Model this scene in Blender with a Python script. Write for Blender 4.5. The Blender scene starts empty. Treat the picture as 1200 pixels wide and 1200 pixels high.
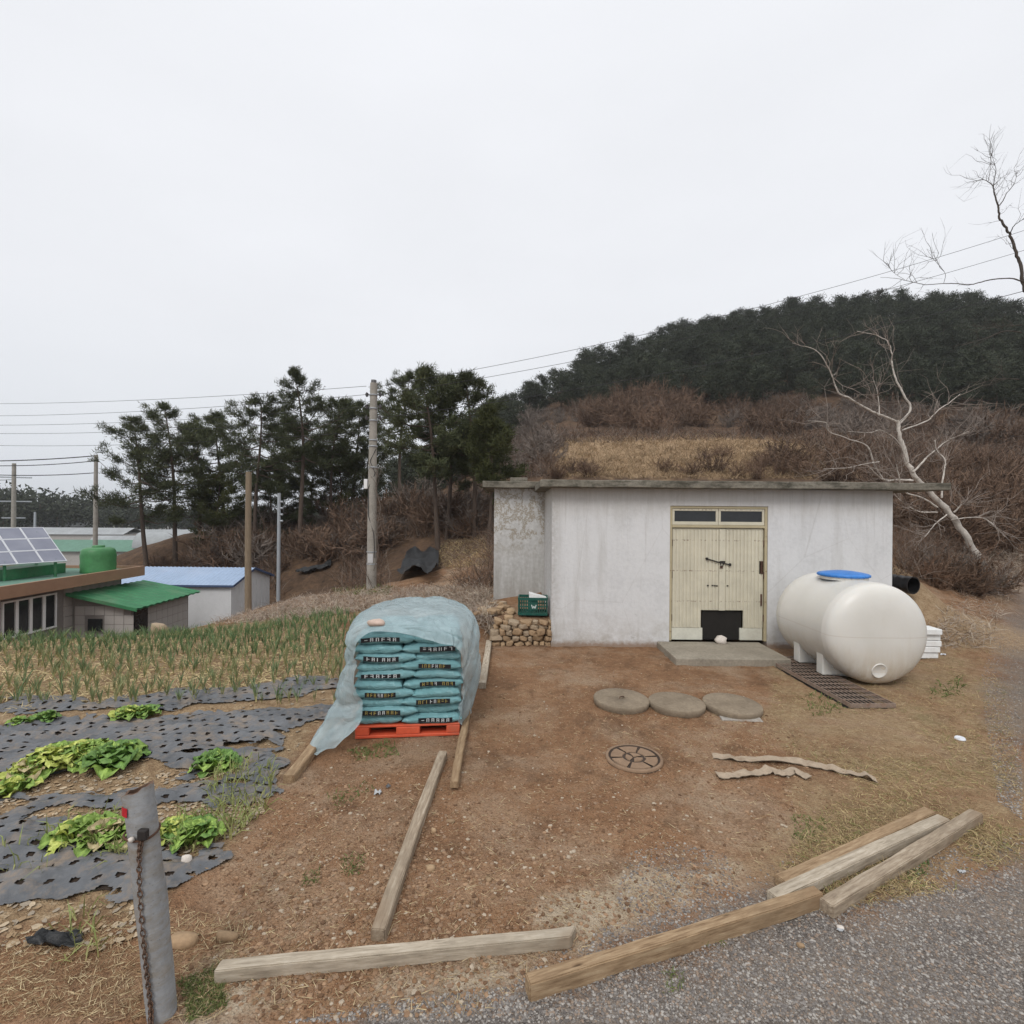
import bpy, bmesh, math, random
import numpy as np
from mathutils import Vector, Matrix

R = math.radians
random.seed(7)
rng = np.random.default_rng(7)
S = bpy.context.scene
COL = S.collection

# ------------------------------------------------------------------ camera, sky, sun, exposure
CAM = np.array([0.0, 0.0, 2.5])
ROLL = R(0.5)
RV = np.array([math.cos(ROLL), 0, math.sin(ROLL)])
UV = np.array([-math.sin(ROLL), 0, math.cos(ROLL)])
FV = np.array([0, 1.0, 0])
cd = bpy.data.cameras.new('camera')
cd.sensor_width = 36; cd.lens = 18; cd.clip_start = .05; cd.clip_end = 6000
cam = bpy.data.objects.new('camera', cd); COL.objects.link(cam)
cam.matrix_world = Matrix(((RV[0], UV[0], -FV[0], CAM[0]), (RV[1], UV[1], -FV[1], CAM[1]), (RV[2], UV[2], -FV[2], CAM[2]), (0, 0, 0, 1)))
S.camera = cam
S.view_settings.view_transform = 'Standard'; S.view_settings.look = 'None'
S.view_settings.gamma = 1; S.view_settings.exposure = 0; S.view_settings.use_curve_mapping = False
S.render.engine = 'CYCLES'
S.cycles.max_bounces = 6; S.cycles.diffuse_bounces = 3; S.cycles.transparent_max_bounces = 12; S.cycles.volume_bounces = 1
S.cycles.use_denoising = True

SUN_EL, SUN_AZ = R(48), R(200)      # high, behind the camera
w = bpy.data.worlds.new('World'); S.world = w; w.use_nodes = True
nt = w.node_tree; nt.nodes.clear()
def wn(t): return nt.nodes.new(t)
sky = wn('ShaderNodeTexSky'); sky.sky_type = 'NISHITA'; sky.sun_disc = False
sky.sun_elevation = SUN_EL; sky.sun_rotation = SUN_AZ
tc = wn('ShaderNodeTexCoord'); sep = wn('ShaderNodeSeparateXYZ'); nt.links.new(tc.outputs['Generated'], sep.inputs[0])
rp = wn('ShaderNodeValToRGB'); nt.links.new(sep.outputs['Z'], rp.inputs[0])
e = rp.color_ramp.elements
e[0].position = 0.0; e[0].color = (.655, .69, .745, 1)
e[1].position = 1.0; e[1].color = (1.16, 1.18, 1.22, 1)
for p_, c_ in ((.12, (.735, .76, .80)), (.32, (.80, .815, .85)), (.7, (.845, .86, .895))):
    x_ = e.new(p_); x_.color = (*c_, 1)
nz = wn('ShaderNodeTexNoise'); nz.inputs['Scale'].default_value = 1.7; nz.inputs['Detail'].default_value = 5
mp = wn('ShaderNodeMapping'); mp.inputs['Scale'].default_value = (1, 1, 2.6)
nt.links.new(tc.outputs['Generated'], mp.inputs[0]); nt.links.new(mp.outputs[0], nz.inputs['Vector'])
mr = wn('ShaderNodeMapRange'); mr.inputs['From Min'].default_value = .3; mr.inputs['From Max'].default_value = .7
mr.inputs['To Min'].default_value = 10.55; mr.inputs['To Max'].default_value = 11.3
nt.links.new(nz.outputs['Fac'], mr.inputs['Value'])
vm = wn('ShaderNodeVectorMath'); vm.operation = 'SCALE'
nt.links.new(rp.outputs[0], vm.inputs[0]); nt.links.new(mr.outputs[0], vm.inputs['Scale'])
mx = wn('ShaderNodeMix'); mx.data_type = 'RGBA'; mx.inputs[0].default_value = .97
nt.links.new(sky.outputs[0], mx.inputs[6]); nt.links.new(vm.outputs[0], mx.inputs[7])
bg = wn('ShaderNodeBackground'); bg.inputs['Strength'].default_value = .1
nt.links.new(mx.outputs[2], bg.inputs['Color'])
wo = wn('ShaderNodeOutputWorld'); nt.links.new(bg.outputs[0], wo.inputs['Surface'])

sd = bpy.data.lights.new('sun', 'SUN'); sd.energy = 1.5; sd.angle = R(20); sd.color = (1, .97, .93)
sun = bpy.data.objects.new('sun', sd); COL.objects.link(sun)
dirv = Vector((math.sin(SUN_AZ) * math.cos(SUN_EL), math.cos(SUN_AZ) * math.cos(SUN_EL), math.sin(SUN_EL)))
sun.rotation_euler = dirv.to_track_quat('Z', 'Y').to_euler()

# ------------------------------------------------------------------ helpers: pixels to points
def P(px, py, Y):
    """the point at depth Y seen at pixel (px, py) of the 1200 px photograph"""
    u, v = (px - 600) / 600, (600 - py) / 600
    return CAM + Y * (u * RV + v * UV + FV)
def G(px, py, z=0.0):
    u, v = (px - 600) / 600, (600 - py) / 600
    dz = u * RV[2] + v * UV[2]
    Y = (z - CAM[2]) / dz
    return P(px, py, Y)
def sm(x, a, b):
    t = np.clip((np.asarray(x, float) - a) / (b - a), 0, 1)
    return t * t * (3 - 2 * t)

def _hash(ix, iy, s):
    n = (ix * 374761393 + iy * 668265263 + s * 982451653) & 0xffffffff
    n = ((n ^ (n >> 13)) * 1274126177) & 0xffffffff
    return ((n ^ (n >> 16)) & 0xffff) / 65535.0
def vnoise(x, y, s=0):
    x = np.asarray(x, float); y = np.asarray(y, float)
    ix = np.floor(x).astype(np.int64); iy = np.floor(y).astype(np.int64)
    fx = x - ix; fy = y - iy
    fx = fx * fx * (3 - 2 * fx); fy = fy * fy * (3 - 2 * fy)
    a = _hash(ix, iy, s); b = _hash(ix + 1, iy, s); c = _hash(ix, iy + 1, s); d = _hash(ix + 1, iy + 1, s)
    return a + (b - a) * fx + (c - a) * fy + (a - b - c + d) * fx * fy
def fbm(x, y, o=4, s=0):
    t = 0; a = .5
    for k in range(o):
        t = t + a * vnoise(x * 2 ** k, y * 2 ** k, s + k); a *= .5
    return t / (1 - .5 ** o)

# ------------------------------------------------------------------ helpers: meshes
class MB:
    def __init__(s): s.v = []; s.f = []; s.n = 0
    def add(s, v, f, m=0):
        v = np.asarray(v, float).reshape(-1, 3); f = np.asarray(f, np.int64)
        if len(v) == 0 or len(f) == 0: return s
        s.v.append(v); s.f.append((f + s.n, m)); s.n += len(v); return s
    def box(s, c, d, rot=None, m=0):
        d = np.asarray(d, float) / 2
        v = np.array([[x, y, z] for x in (-1, 1) for y in (-1, 1) for z in (-1, 1)]) * d
        if rot is not None: v = v @ np.asarray(rot).T
        return s.add(v + np.asarray(c, float), [[0, 1, 3, 2], [4, 6, 7, 5], [0, 4, 5, 1], [2, 3, 7, 6], [0, 2, 6, 4], [1, 5, 7, 3]], m)
    def bb(s, x0, x1, y0, y1, z0, z1, m=0):
        return s.box(((x0 + x1) / 2, (y0 + y1) / 2, (z0 + z1) / 2), (x1 - x0, y1 - y0, z1 - z0), None, m)
    def tube(s, pts, rad, n=6, m=0, cap=True):
        pts = np.asarray(pts, float); k = len(pts)
        rad = np.broadcast_to(np.asarray(rad, float), (k,))
        t = np.gradient(pts, axis=0); t /= np.linalg.norm(t, axis=1)[:, None] + 1e-9
        ref = np.array([0, 0, 1.0]) if abs(t[:, 2]).mean() < .8 else np.array([1.0, 0, 0])
        a = np.cross(t, ref); a /= np.linalg.norm(a, axis=1)[:, None] + 1e-9
        b = np.cross(t, a)
        an = np.arange(n) * 2 * math.pi / n
        v = pts[:, None] + rad[:, None, None] * (a[:, None] * np.cos(an)[None, :, None] + b[:, None] * np.sin(an)[None, :, None])
        f = []
        for i in range(k - 1):
            for j in range(n):
                f.append([i * n + j, i * n + (j + 1) % n, (i + 1) * n + (j + 1) % n, (i + 1) * n + j])
        s.add(v.reshape(-1, 3), f, m)
        if cap:
            for i in (0, k - 1):
                c = np.vstack([v[i], pts[i]])
                s.add(c, [[j, (j + 1) % n, n] if i else [(j + 1) % n, j, n] for j in range(n)], m)
        return s
    def lathe(s, prof, n=32, m=0, c=(0, 0, 0)):
        """prof: (radius, z) list"""
        an = np.arange(n) * 2 * math.pi / n
        v = np.array([[r * math.cos(a), r * math.sin(a), z] for r, z in prof for a in an]) + np.asarray(c, float)
        f = [[i * n + j, i * n + (j + 1) % n, (i + 1) * n + (j + 1) % n, (i + 1) * n + j] for i in range(len(prof) - 1) for j in range(n)]
        return s.add(v, f, m)
    def grid(s, Pts, m=0, keep=None):
        """Pts: (a, b, 3) array of points"""
        a, b = Pts.shape[:2]
        i, j = np.meshgrid(np.arange(a - 1), np.arange(b - 1), indexing='ij')
        q = np.stack([i * b + j, (i + 1) * b + j, (i + 1) * b + j + 1, i * b + j + 1], -1)
        if keep is not None: q = q[keep]
        return s.add(Pts.reshape(-1, 3), q.reshape(-1, 4), m)
    def mesh(s, name, mats, smooth=False):
        me = bpy.data.meshes.new(name)
        for x in (mats if isinstance(mats, (list, tuple)) else [mats]): me.materials.append(x)
        V = np.concatenate(s.v); me.vertices.add(len(V)); me.vertices.foreach_set('co', V.ravel())
        idx = np.concatenate([f.ravel() for f, _ in s.f]); tot = np.concatenate([np.full(len(f), f.shape[1]) for f, _ in s.f])
        mi = np.concatenate([np.full(len(f), m) for f, m in s.f])
        me.loops.add(len(idx)); me.loops.foreach_set('vertex_index', idx)
        me.polygons.add(len(tot)); me.polygons.foreach_set('loop_start', np.concatenate([[0], np.cumsum(tot)[:-1]]))
        me.polygons.foreach_set('loop_total', tot); me.polygons.foreach_set('material_index', mi)
        me.polygons.foreach_set('use_smooth', np.full(len(tot), smooth))
        me.update(calc_edges=True); return me
    def build(s, name, mats, parent=None, smooth=False, loc=None):
        return link(name, s.mesh(name, mats, smooth), parent, loc)

def link(name, data, parent=None, loc=None, rot=None):
    o = bpy.data.objects.new(name, data); COL.objects.link(o)
    if parent is not None: o.parent = parent
    if loc is not None: o.location = [float(q) for q in loc]
    if rot is not None: o.rotation_euler = rot
    return o
def tag(o, label=None, cat=None, group=None, kind=None):
    if label: o['label'] = label
    if cat: o['category'] = cat
    if group: o['group'] = group
    if kind: o['kind'] = kind
    return o
def thing(name, label, cat, loc=(0, 0, 0), rz=0.0, group=None):
    o = link(name, None, None, loc, (0, 0, rz)); o.empty_display_size = .2
    return tag(o, label, cat, group)
def copy_tree(o, parent=None):
    c = o.copy(); COL.objects.link(c)
    if parent is not None: c.parent = parent
    for ch in list(o.children): copy_tree(ch, c)
    return c
def bev(me, w, seg=1, ang=40):
    bm = bmesh.new(); bm.from_mesh(me)
    ed = [x for x in bm.edges if len(x.link_faces) == 2 and x.calc_face_angle(0) > R(ang)]
    bmesh.ops.bevel(bm, geom=ed, offset=w, segments=seg, affect='EDGES', profile=.5)
    bm.to_mesh(me); bm.free(); me.update(); return me
def prism(poly, y0, y1):
    """extrude a polygon in XZ from y0 to y1"""
    bm = bmesh.new()
    vs = [bm.verts.new((x, y0, z)) for x, z in poly]
    f = bm.faces.new(vs)
    ex = bmesh.ops.extrude_face_region(bm, geom=[f])
    bmesh.ops.translate(bm, verts=[x for x in ex['geom'] if isinstance(x, bmesh.types.BMVert)], vec=(0, y1 - y0, 0))
    bmesh.ops.recalc_face_normals(bm, faces=bm.faces)
    me = bpy.data.meshes.new('prism'); bm.to_mesh(me); bm.free(); return me
def unit(v): return v / (np.linalg.norm(v, axis=-1, keepdims=True) + 1e-9)
def spikes(mb, base, d, L, W, m=0, bend=0.0):
    """one thin triangle (two if bent) per base point, along d"""
    base = np.asarray(base, float); n = len(base)
    d = unit(np.asarray(d, float)); r = unit(rng.normal(size=(n, 3)))
    sd_ = unit(np.cross(d, r)); L = np.broadcast_to(L, (n,))[:, None]; W = np.broadcast_to(W, (n,))[:, None]
    if not bend:
        v = np.stack([base - sd_ * W / 2, base + sd_ * W / 2, base + d * L], 1)
        return mb.add(v.reshape(-1, 3), np.arange(n * 3).reshape(-1, 3), m)
    mid = base + d * L * .55
    d2 = d.copy(); d2[:, 2] -= bend * (.5 + rng.random(n)); d2 = unit(d2)
    tip = mid + d2 * L * .5
    v = np.stack([base - sd_ * W / 2, base + sd_ * W / 2, mid + sd_ * W * .4, mid - sd_ * W * .4, tip], 1)
    k = np.arange(n)[:, None] * 5
    mb.add(v.reshape(-1, 3), k + np.array([[0, 1, 2, 3]]), m)
    o = mb.n - n * 5
    mb.f.append((o + k + np.array([[3, 2, 4]]), m)); return mb
def blob(n=2, amp=.25, seed=0, sq=(1, 1, 1)):
    bm = bmesh.new(); bmesh.ops.create_icosphere(bm, subdivisions=n, radius=1)
    r = random.Random(seed); ph = [r.uniform(0, 9) for _ in range(9)]
    V = np.array([v.co for v in bm.verts])
    k = 1 + amp * (np.sin(V[:, 0] * 2.3 + ph[0]) * np.sin(V[:, 1] * 2.9 + ph[1]) + .6 * np.sin(V[:, 2] * 3.7 + ph[2] + V[:, 0] * 2)) + amp * .35 * np.array([r.uniform(-1, 1) for _ in V])
    V = V * k[:, None]
    V = np.sign(V) * np.abs(V) ** .8 * np.array(sq)
    F = np.array([[v.index for v in f.verts] for f in bm.faces]); bm.free()
    return V, F

# ------------------------------------------------------------------ helpers: materials
class NB:
    def __init__(s, name):
        s.m = bpy.data.materials.new(name); s.m.use_nodes = True; s.t = s.m.node_tree; s.t.nodes.clear()
        s.co = s.t.nodes.new('ShaderNodeTexCoord').outputs['Object']
    def put(s, sock, v):
        if isinstance(v, bpy.types.NodeSocket): s.t.links.new(v, sock)
        elif v is not None:
            if isinstance(v, (tuple, list)) and len(v) == 3 and sock.type == 'RGBA': v = (*v, 1)
            sock.default_value = v
    def nd(s, t, **k):
        n = s.t.nodes.new('ShaderNode' + t)
        for a, b in k.items(): setattr(n, a, b)
        return n
    def map(s, sc=(1, 1, 1), rot=(0, 0, 0), co=None):
        n = s.nd('Mapping'); s.put(n.inputs[0], co or s.co); n.inputs['Scale'].default_value = sc; n.inputs['Rotation'].default_value = rot
        return n.outputs[0]
    def noise(s, scale, det=4, rough=.6, co=None, dist=0):
        n = s.nd('TexNoise'); s.put(n.inputs['Vector'], co or s.co); n.inputs['Scale'].default_value = scale
        n.inputs['Detail'].default_value = det; n.inputs['Roughness'].default_value = rough; n.inputs['Distortion'].default_value = dist
        return n.outputs['Fac']
    def voro(s, scale, co=None, out='Distance', feat='F1'):
        n = s.nd('TexVoronoi', feature=feat); s.put(n.inputs['Vector'], co or s.co); n.inputs['Scale'].default_value = scale
        return n.outputs[out]
    def rng(s, v, a, b, c=0., d=1.):
        n = s.nd('MapRange'); s.put(n.inputs['Value'], v)
        for k, q in zip(('From Min', 'From Max', 'To Min', 'To Max'), (a, b, c, d)): n.inputs[k].default_value = q
        return n.outputs[0]
    def ma(s, op, a, b=0., clamp=False):
        n = s.nd('Math', operation=op, use_clamp=clamp); s.put(n.inputs[0], a); s.put(n.inputs[1], b); return n.outputs[0]
    def mix(s, f, a, b, bt='MIX'):
        n = s.nd('Mix', data_type='RGBA', blend_type=bt); s.put(n.inputs[0], f); s.put(n.inputs[6], a); s.put(n.inputs[7], b); return n.outputs[2]
    def ramp(s, f, st):
        n = s.nd('ValToRGB'); s.put(n.inputs[0], f); e = n.color_ramp.elements
        while len(e) < len(st): e.new(.5)
        for x, (p, c) in zip(e, st): x.position = p; x.color = (*c, 1)
        return n.outputs[0]
    def attr(s, name): return s.nd('Attribute', attribute_name=name).outputs['Fac']
    def rand(s): return s.nd('ObjectInfo').outputs['Random']
    def xyz(s, co=None):
        n = s.nd('SeparateXYZ'); s.put(n.inputs[0], co or s.co); return n.outputs
    def bump(s, h, st=.3, dist=.02, nrm=None):
        n = s.nd('Bump'); s.put(n.inputs['Height'], h); n.inputs['Strength'].default_value = st; n.inputs['Distance'].default_value = dist
        if nrm is not None: s.put(n.inputs['Normal'], nrm)
        return n.outputs[0]
    def out(s, col, rough=.8, nrm=None, metal=0., spec=.3, alpha=None, sss=None, trans=None):
        p = s.nd('BsdfPrincipled'); s.put(p.inputs['Base Color'], col); s.put(p.inputs['Roughness'], rough)
        s.put(p.inputs['Metallic'], metal); s.put(p.inputs['Specular IOR Level'], spec)
        if nrm is not None: s.put(p.inputs['Normal'], nrm)
        if alpha is not None: s.put(p.inputs['Alpha'], alpha)
        if trans is not None: s.put(p.inputs['Transmission Weight'], trans)
        o = s.nd('OutputMaterial'); s.t.links.new(p.outputs[0], o.inputs[0]); return s.m
def sc(c, k): return tuple(min(1, x * k) for x in c)
def simple(name, c, var=.25, scale=6, rough=.8, bump=.2, bd=.01, st=(1, 1, 1), spec=.3, metal=0., dirt=None, dirt_amt=.5, obj_var=0.):
    """a colour with two scales of noise, optional dirt patches, and fine relief"""
    b = NB(name); co = b.map(st)
    n1 = b.noise(scale, 5, .65, co); n2 = b.noise(scale * 5.3, 3, .6, co)
    f = b.ma('ADD', b.ma('MULTIPLY', n1, .65), b.ma('MULTIPLY', n2, .35))
    col = b.ramp(f, [(.3, sc(c, 1 - var)), (.5, c), (.7, sc(c, 1 + var))])
    if dirt is not None:
        d = b.rng(b.noise(scale * .45, 6, .7, co), .5, .72, 0, dirt_amt); col = b.mix(d, col, dirt)
    if obj_var:
        col = b.mix(b.rng(b.rand(), 0, 1, 0, obj_var), col, sc(c, .45)); 
    return b.out(col, rough, b.bump(f, bump, bd) if bump else None, metal, spec)
# ------------------------------------------------------------------ the lie of the land
CP = []
for X in (-20, -14, -9, -6, -2, 2, 6, 10, 15, 20):
    for Y in (-25, -10, 0, 5, 8.5): CP.append((X, Y, 0.0 if X > -9 else (X + 9) * .02))
for X in (26, 34):
    for Y in (-20, 0, 10): CP.append((X, Y, 0.2))
for q in ((400, 714, 13), (470, 700, 13.5), (540, 692, 13.5), (440, 689, 17), (520, 690, 16), (360, 706, 15),
          (300, 715, 17), (330, 704, 22), (380, 695, 24), (480, 682, 24), (430, 690, 21), (520, 650, 30), (350, 690, 29), (300, 690, 34), (565, 668, 26), (515, 655, 29),
          (420, 640, 36), (340, 640, 40), (250, 665, 40), (170, 655, 42), (100, 680, 42),
          (600, 560, 45), (700, 562, 38), (900, 562, 35), (1000, 562, 31), (1100, 605, 24), (1200, 640, 22), (1100, 645, 17), (1050, 690, 13), (1200, 684, 18), (1140, 665, 15.5), (1200, 712, 14),
          (800, 600, 20), (650, 600, 22), (700, 640, 14), (900, 640, 14), (600, 640, 18),
          (640, 515, 68), (720, 508, 68), (800, 508, 65), (900, 512, 58), (1000, 515, 48), (1100, 540, 38), (1200, 560, 35),
          (700, 482, 92), (850, 472, 90), (1000, 470, 84), (1200, 485, 68), (620, 505, 95),
          (590, 500, 125), (640, 470, 135), (700, 447, 142), (760, 423, 146), (830, 404, 150), (900, 386, 152), (980, 379, 152), (1040, 379, 152), (1120, 386, 148), (1200, 398, 142), (1320, 420, 140),
          (500, 565, 120), (420, 605, 105), (340, 622, 90), (260, 640, 75), (560, 540, 85), (500, 600, 60), (420, 622, 60)):
    CP.append(tuple(P(*q)))
CP += [(-11.5, 11.5, -.55), (-9.5, 9.2, -.02), (-8, 12.2, -.45), (-6.3, 13.4, -.35), (-14, 14, -1.7), (-10, 15, -1.2), (-18, 17, -2.7), (-24, 14, -2.9), (-14, 17.5, -2.6), (-30, 25, -3.5), (-18, 22, -3.2), (-20, 29, -4), (-13, 26, -3.6), (-12, 30, -3.2), (-30, 40, -4.3), (-45, 30, -4.5), (-50, 60, -5),
       (-40, 80, -5.3), (-80, 80, -6), (-90, 130, -6.4), (-30, 130, -5), (-120, 220, -7), (-60, 220, -6.5), (0, 220, 0), (80, 240, 40), (160, 220, 40), (200, 120, 35), (120, 60, 14), (70, 40, 6), (45, 22, 1.2),
       (100, 0, 1), (-60, 0, -4), (-100, 30, -6), (0, -60, 0), (-150, 120, -7), (60, 300, 10), (-60, 300, -7), (200, 300, 15)]
CP = np.array(CP)
def _U(r2): return np.where(r2 > 0, r2 * np.log(r2 + 1e-12), 0) * .5
_n = len(CP); SCL = 50.
_q = CP[:, :2] / SCL
_K = _U(((_q[:, None] - _q[None]) ** 2).sum(-1)) + np.eye(_n) * 2e-4
_Pm = np.hstack([np.ones((_n, 1)), _q])
_A = np.block([[_K, _Pm], [_Pm.T, np.zeros((3, 3))]])
_w = np.linalg.solve(_A, np.concatenate([CP[:, 2], np.zeros(3)]))
def tps(x, y):
    x = np.asarray(x, float).ravel(); y = np.asarray(y, float).ravel(); out = np.empty(len(x))
    for a in range(0, len(x), 20000):
        q = np.stack([x[a:a + 20000], y[a:a + 20000]], 1) / SCL
        out[a:a + 20000] = _U(((q[:, None] - _q[None]) ** 2).sum(-1)) @ _w[:_n] + _w[_n] + q @ _w[_n + 1:]
    return out
def axis(lo, a, b, hi, h, g):
    c = list(np.arange(a, b, h)); s_ = h; x = b
    while x < hi: c.append(x); s_ *= g; x += s_
    c.append(hi); s_ = h; x = a; L = []
    while x > lo: s_ *= g; x -= s_; L.append(x)
    return np.array(L[::-1] + c)
GX = axis(-2600, -7.5, 8.5, 2600, .07, 1.045)
GY = axis(-60, 2.2, 12.5, 3200, .07, 1.035)
MXX, MYY = np.meshgrid(GX, GY, indexing='ij')
_x, _y = MXX.ravel(), MYY.ravel()
_r = np.hypot(_x, _y)
_h = np.where(_r < 420, 0, -8.0).astype(float)
_k = _r < 420
_t = tps(_x[_k], _y[_k]); _h[_k] = _t + (-8 - _t) * sm(_r[_k], 250, 400)
# the yard and the field are level
yard = (1 - sm(_y + .12 * np.maximum(-_x - 4, 0), 9.2, 11.2)) * sm(_x, -17, -12) * (1 - sm(_x, 11, 15)) * sm(_y, -40, -20)
_h = _h * (1 - yard)
inshed = sm(_x, .7, .8) * (1 - sm(_x, 7.0, 7.2)) * sm(_y, 9, 9.4) * (1 - sm(_y, 12.5, 13))
_h = _h * (1 - inshed)
_h += .93 * np.exp(-((_x - 8.3) / .95) ** 2 - ((_y - 11.1) / 1.15) ** 2) * (1 - inshed) * sm(_x, 6.9, 7.5)          # dirt heap beside the shed
ter = .46 * sm(_x, -1.5, -.4) * (1 - sm(_x, .78, .95)) * sm(_y, 9.75, 9.95) * (1 - sm(_y, 12, 15))
_h = np.where(ter > .004, np.maximum(_h, ter), _h)
rough = .016 + .03 * sm(_r, 9, 20) + .25 * sm(_r, 25, 60)
_h += (fbm(_x * 1.3, _y * 1.3, 4, 3) - .5) * 2 * rough + (fbm(_x * 7, _y * 7, 3, 11) - .5) * .034 * (1 - sm(_r, 9, 14))
# loose ridges in the ground of the field
fieldm = (1 - sm(_x, -2.6, -1.9)) * (1 - sm(_y, 11.5, 13)) * sm(_y, 2, 3)
_h += fieldm * (fbm(_x * 3, _y * 5, 3, 21) - .5) * .07
_h -= .13 * sm(_x, 4.36, 4.45) * (1 - sm(_x, 4.92, 5.0)) * sm(_y, 6.64, 6.74) * (1 - sm(_y, 8.74, 8.84))      # drain channel under the grate
HG = _h.reshape(MXX.shape)
def H(x, y):
    x = np.clip(np.asarray(x, float), GX[0], GX[-1] - 1e-3); y = np.clip(np.asarray(y, float), GY[0], GY[-1] - 1e-3)
    i = np.clip(np.searchsorted(GX, x, 'right') - 1, 0, len(GX) - 2); j = np.clip(np.searchsorted(GY, y, 'right') - 1, 0, len(GY) - 2)
    fx = (x - GX[i]) / (GX[i + 1] - GX[i]); fy = (y - GY[j]) / (GY[j + 1] - GY[j])
    return HG[i, j] * (1 - fx) * (1 - fy) + HG[i + 1, j] * fx * (1 - fy) + HG[i, j + 1] * (1 - fx) * fy + HG[i + 1, j + 1] * fx * fy
YS = np.concatenate([np.geomspace(2.2, 14, 140), np.geomspace(14.1, 330, 260)])
def ground_at(px, py):
    """where the sight lines through these pixels first meet the ground; NaN where they do not"""
    px = np.atleast_1d(np.asarray(px, float)); py = np.atleast_1d(np.asarray(py, float))
    d = ((px - 600) / 600)[:, None] * RV + ((600 - py) / 600)[:, None] * UV + FV
    out = np.full((len(px), 3), np.nan)
    for a in range(0, len(px), 4000):
        dd = d[a:a + 4000]
        pts = CAM + dd[:, None, :] * YS[None, :, None]
        g = pts[..., 2] - H(pts[..., 0], pts[..., 1])
        hit = g < 0; k = hit.argmax(1); ok = hit.any(1) & (k > 0); r_ = np.arange(len(dd))
        g1 = g[r_, k]; g0 = g[r_, np.maximum(k - 1, 0)]; t = g0 / (g0 - g1 + 1e-9)
        Yh = YS[np.maximum(k - 1, 0)] * (1 - t) + YS[k] * t
        o = CAM + dd * Yh[:, None]; o[:, 2] = H(o[:, 0], o[:, 1]); o[~ok] = np.nan
        out[a:a + 4000] = o
    return out
def inpoly(x, y, poly):
    x = np.asarray(x); y = np.asarray(y); c = np.zeros(x.shape, bool); n = len(poly)
    for i in range(n):
        x0, y0 = poly[i]; x1, y1 = poly[(i + 1) % n]
        t = (y0 > y) != (y1 > y)
        c ^= t & (x < (x1 - x0) * (y - y0) / ((y1 - y0) if y1 != y0 else 1e-9) + x0)
    return c
def sdf(x, y, poly):
    x = np.asarray(x, float); y = np.asarray(y, float); d = np.full(x.shape, 1e9); n = len(poly)
    for i in range(n):
        ax, ay = poly[i]; bx, by = poly[(i + 1) % n]
        ex, ey = bx - ax, by - ay; t = np.clip(((x - ax) * ex + (y - ay) * ey) / (ex * ex + ey * ey + 1e-12), 0, 1)
        d = np.minimum(d, np.hypot(x - ax - t * ex, y - ay - t * ey))
    return np.where(inpoly(x, y, poly), d, -d)
def in_pixels(poly, n):
    """n random ground points seen inside a polygon of photograph pixels"""
    poly = np.array(poly, float); lo, hi = poly.min(0), poly.max(0); res = []; c = 0
    for _ in range(40):
        q = rng.uniform(lo, hi, (n * 2, 2)); q = q[inpoly(q[:, 0], q[:, 1], poly)]
        g = ground_at(q[:, 0], q[:, 1]); g = g[~np.isnan(g[:, 0])]
        res.append(g); c += len(g)
        if c >= n: break
    return np.concatenate(res)[:n]
def GW(lst): return [tuple(G(a, b)[:2]) for a, b in lst]
Z_GRAVEL = GW([(330, 1195), (470, 1168), (620, 1150), (720, 1110), (790, 1085), (880, 1055), (960, 1062), (1040, 1052), (1120, 1036), (1200, 1008)]) + [(4.5, 3.9), (14, 5), (14, -6), (-3, -6), (-2.5, 1.5)]
Z_PATCH = GW([(735, 1000), (790, 985), (840, 1000), (850, 1030), (800, 1055), (750, 1050), (735, 1025)])
Z_ROAD = GW([(1190, 930), (1160, 860), (1150, 800), (1160, 745), (1175, 705)]) + [(17.5, 18.0), (30, 26), (34, 20), (18, 8), (8, 4)]
Z_SAND = GW([(600, 1080), (640, 1035), (735, 1005), (850, 1010), (870, 1040), (780, 1075), (720, 1110), (640, 1150), (470, 1175), (260, 1200), (255, 1145), (520, 1125), (640, 1100)])
Z_DRY = GW([(905, 780), (1060, 765), (1150, 735), (1175, 800), (1190, 880), (1200, 960), (1195, 1010), (1120, 1040), (1040, 1055), (960, 1065), (900, 1020), (930, 960), (1010, 920), (880, 880), (830, 850), (900, 830)])
Z_FIELD = GW([(-400, 1200), (0, 1100), (170, 1060), (270, 1000), (330, 900), (400, 820), (405, 735)]) + [(-4.2, 13.2), (-9, 13), (-16, 12), (-20, 5)]
F_TAN = [tuple(ground_at(a, b)[0][:2]) for a, b in [(650, 556), (640, 535), (660, 518), (720, 512), (800, 510), (860, 514), (920, 516), (980, 522), (1000, 548), (900, 558), (780, 560)]]
gxy = (_x, _y)
nzz = (fbm(_x * 1.1, _y * 1.1, 4, 31) - .5)
def zone(poly, soft, wob=.6): return sm(sdf(*gxy, poly) + nzz * wob, -soft, soft)
att = {'gravel': np.maximum.reduce([zone(Z_GRAVEL, .5, 1.2), zone(Z_PATCH, .4) * .55, zone(Z_ROAD, .7) * .62]), 'sand': zone(Z_SAND, .3, .9) * .8, 'dry': zone(Z_DRY, .8, 1.8),
       'field': zone(Z_FIELD, .25), 'tan': zone(F_TAN, 3, 5), 'far': sm(_r, 17, 26) * np.maximum(sm(_y, 12, 20), sm(_r, 40, 50)), 'plain': sm(-_h, 3.6, 5)}
att['heap'] = np.exp(-((_x - 8.9) / 2.2) ** 2 - ((_y - 11.2) / 2.1) ** 2)

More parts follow.
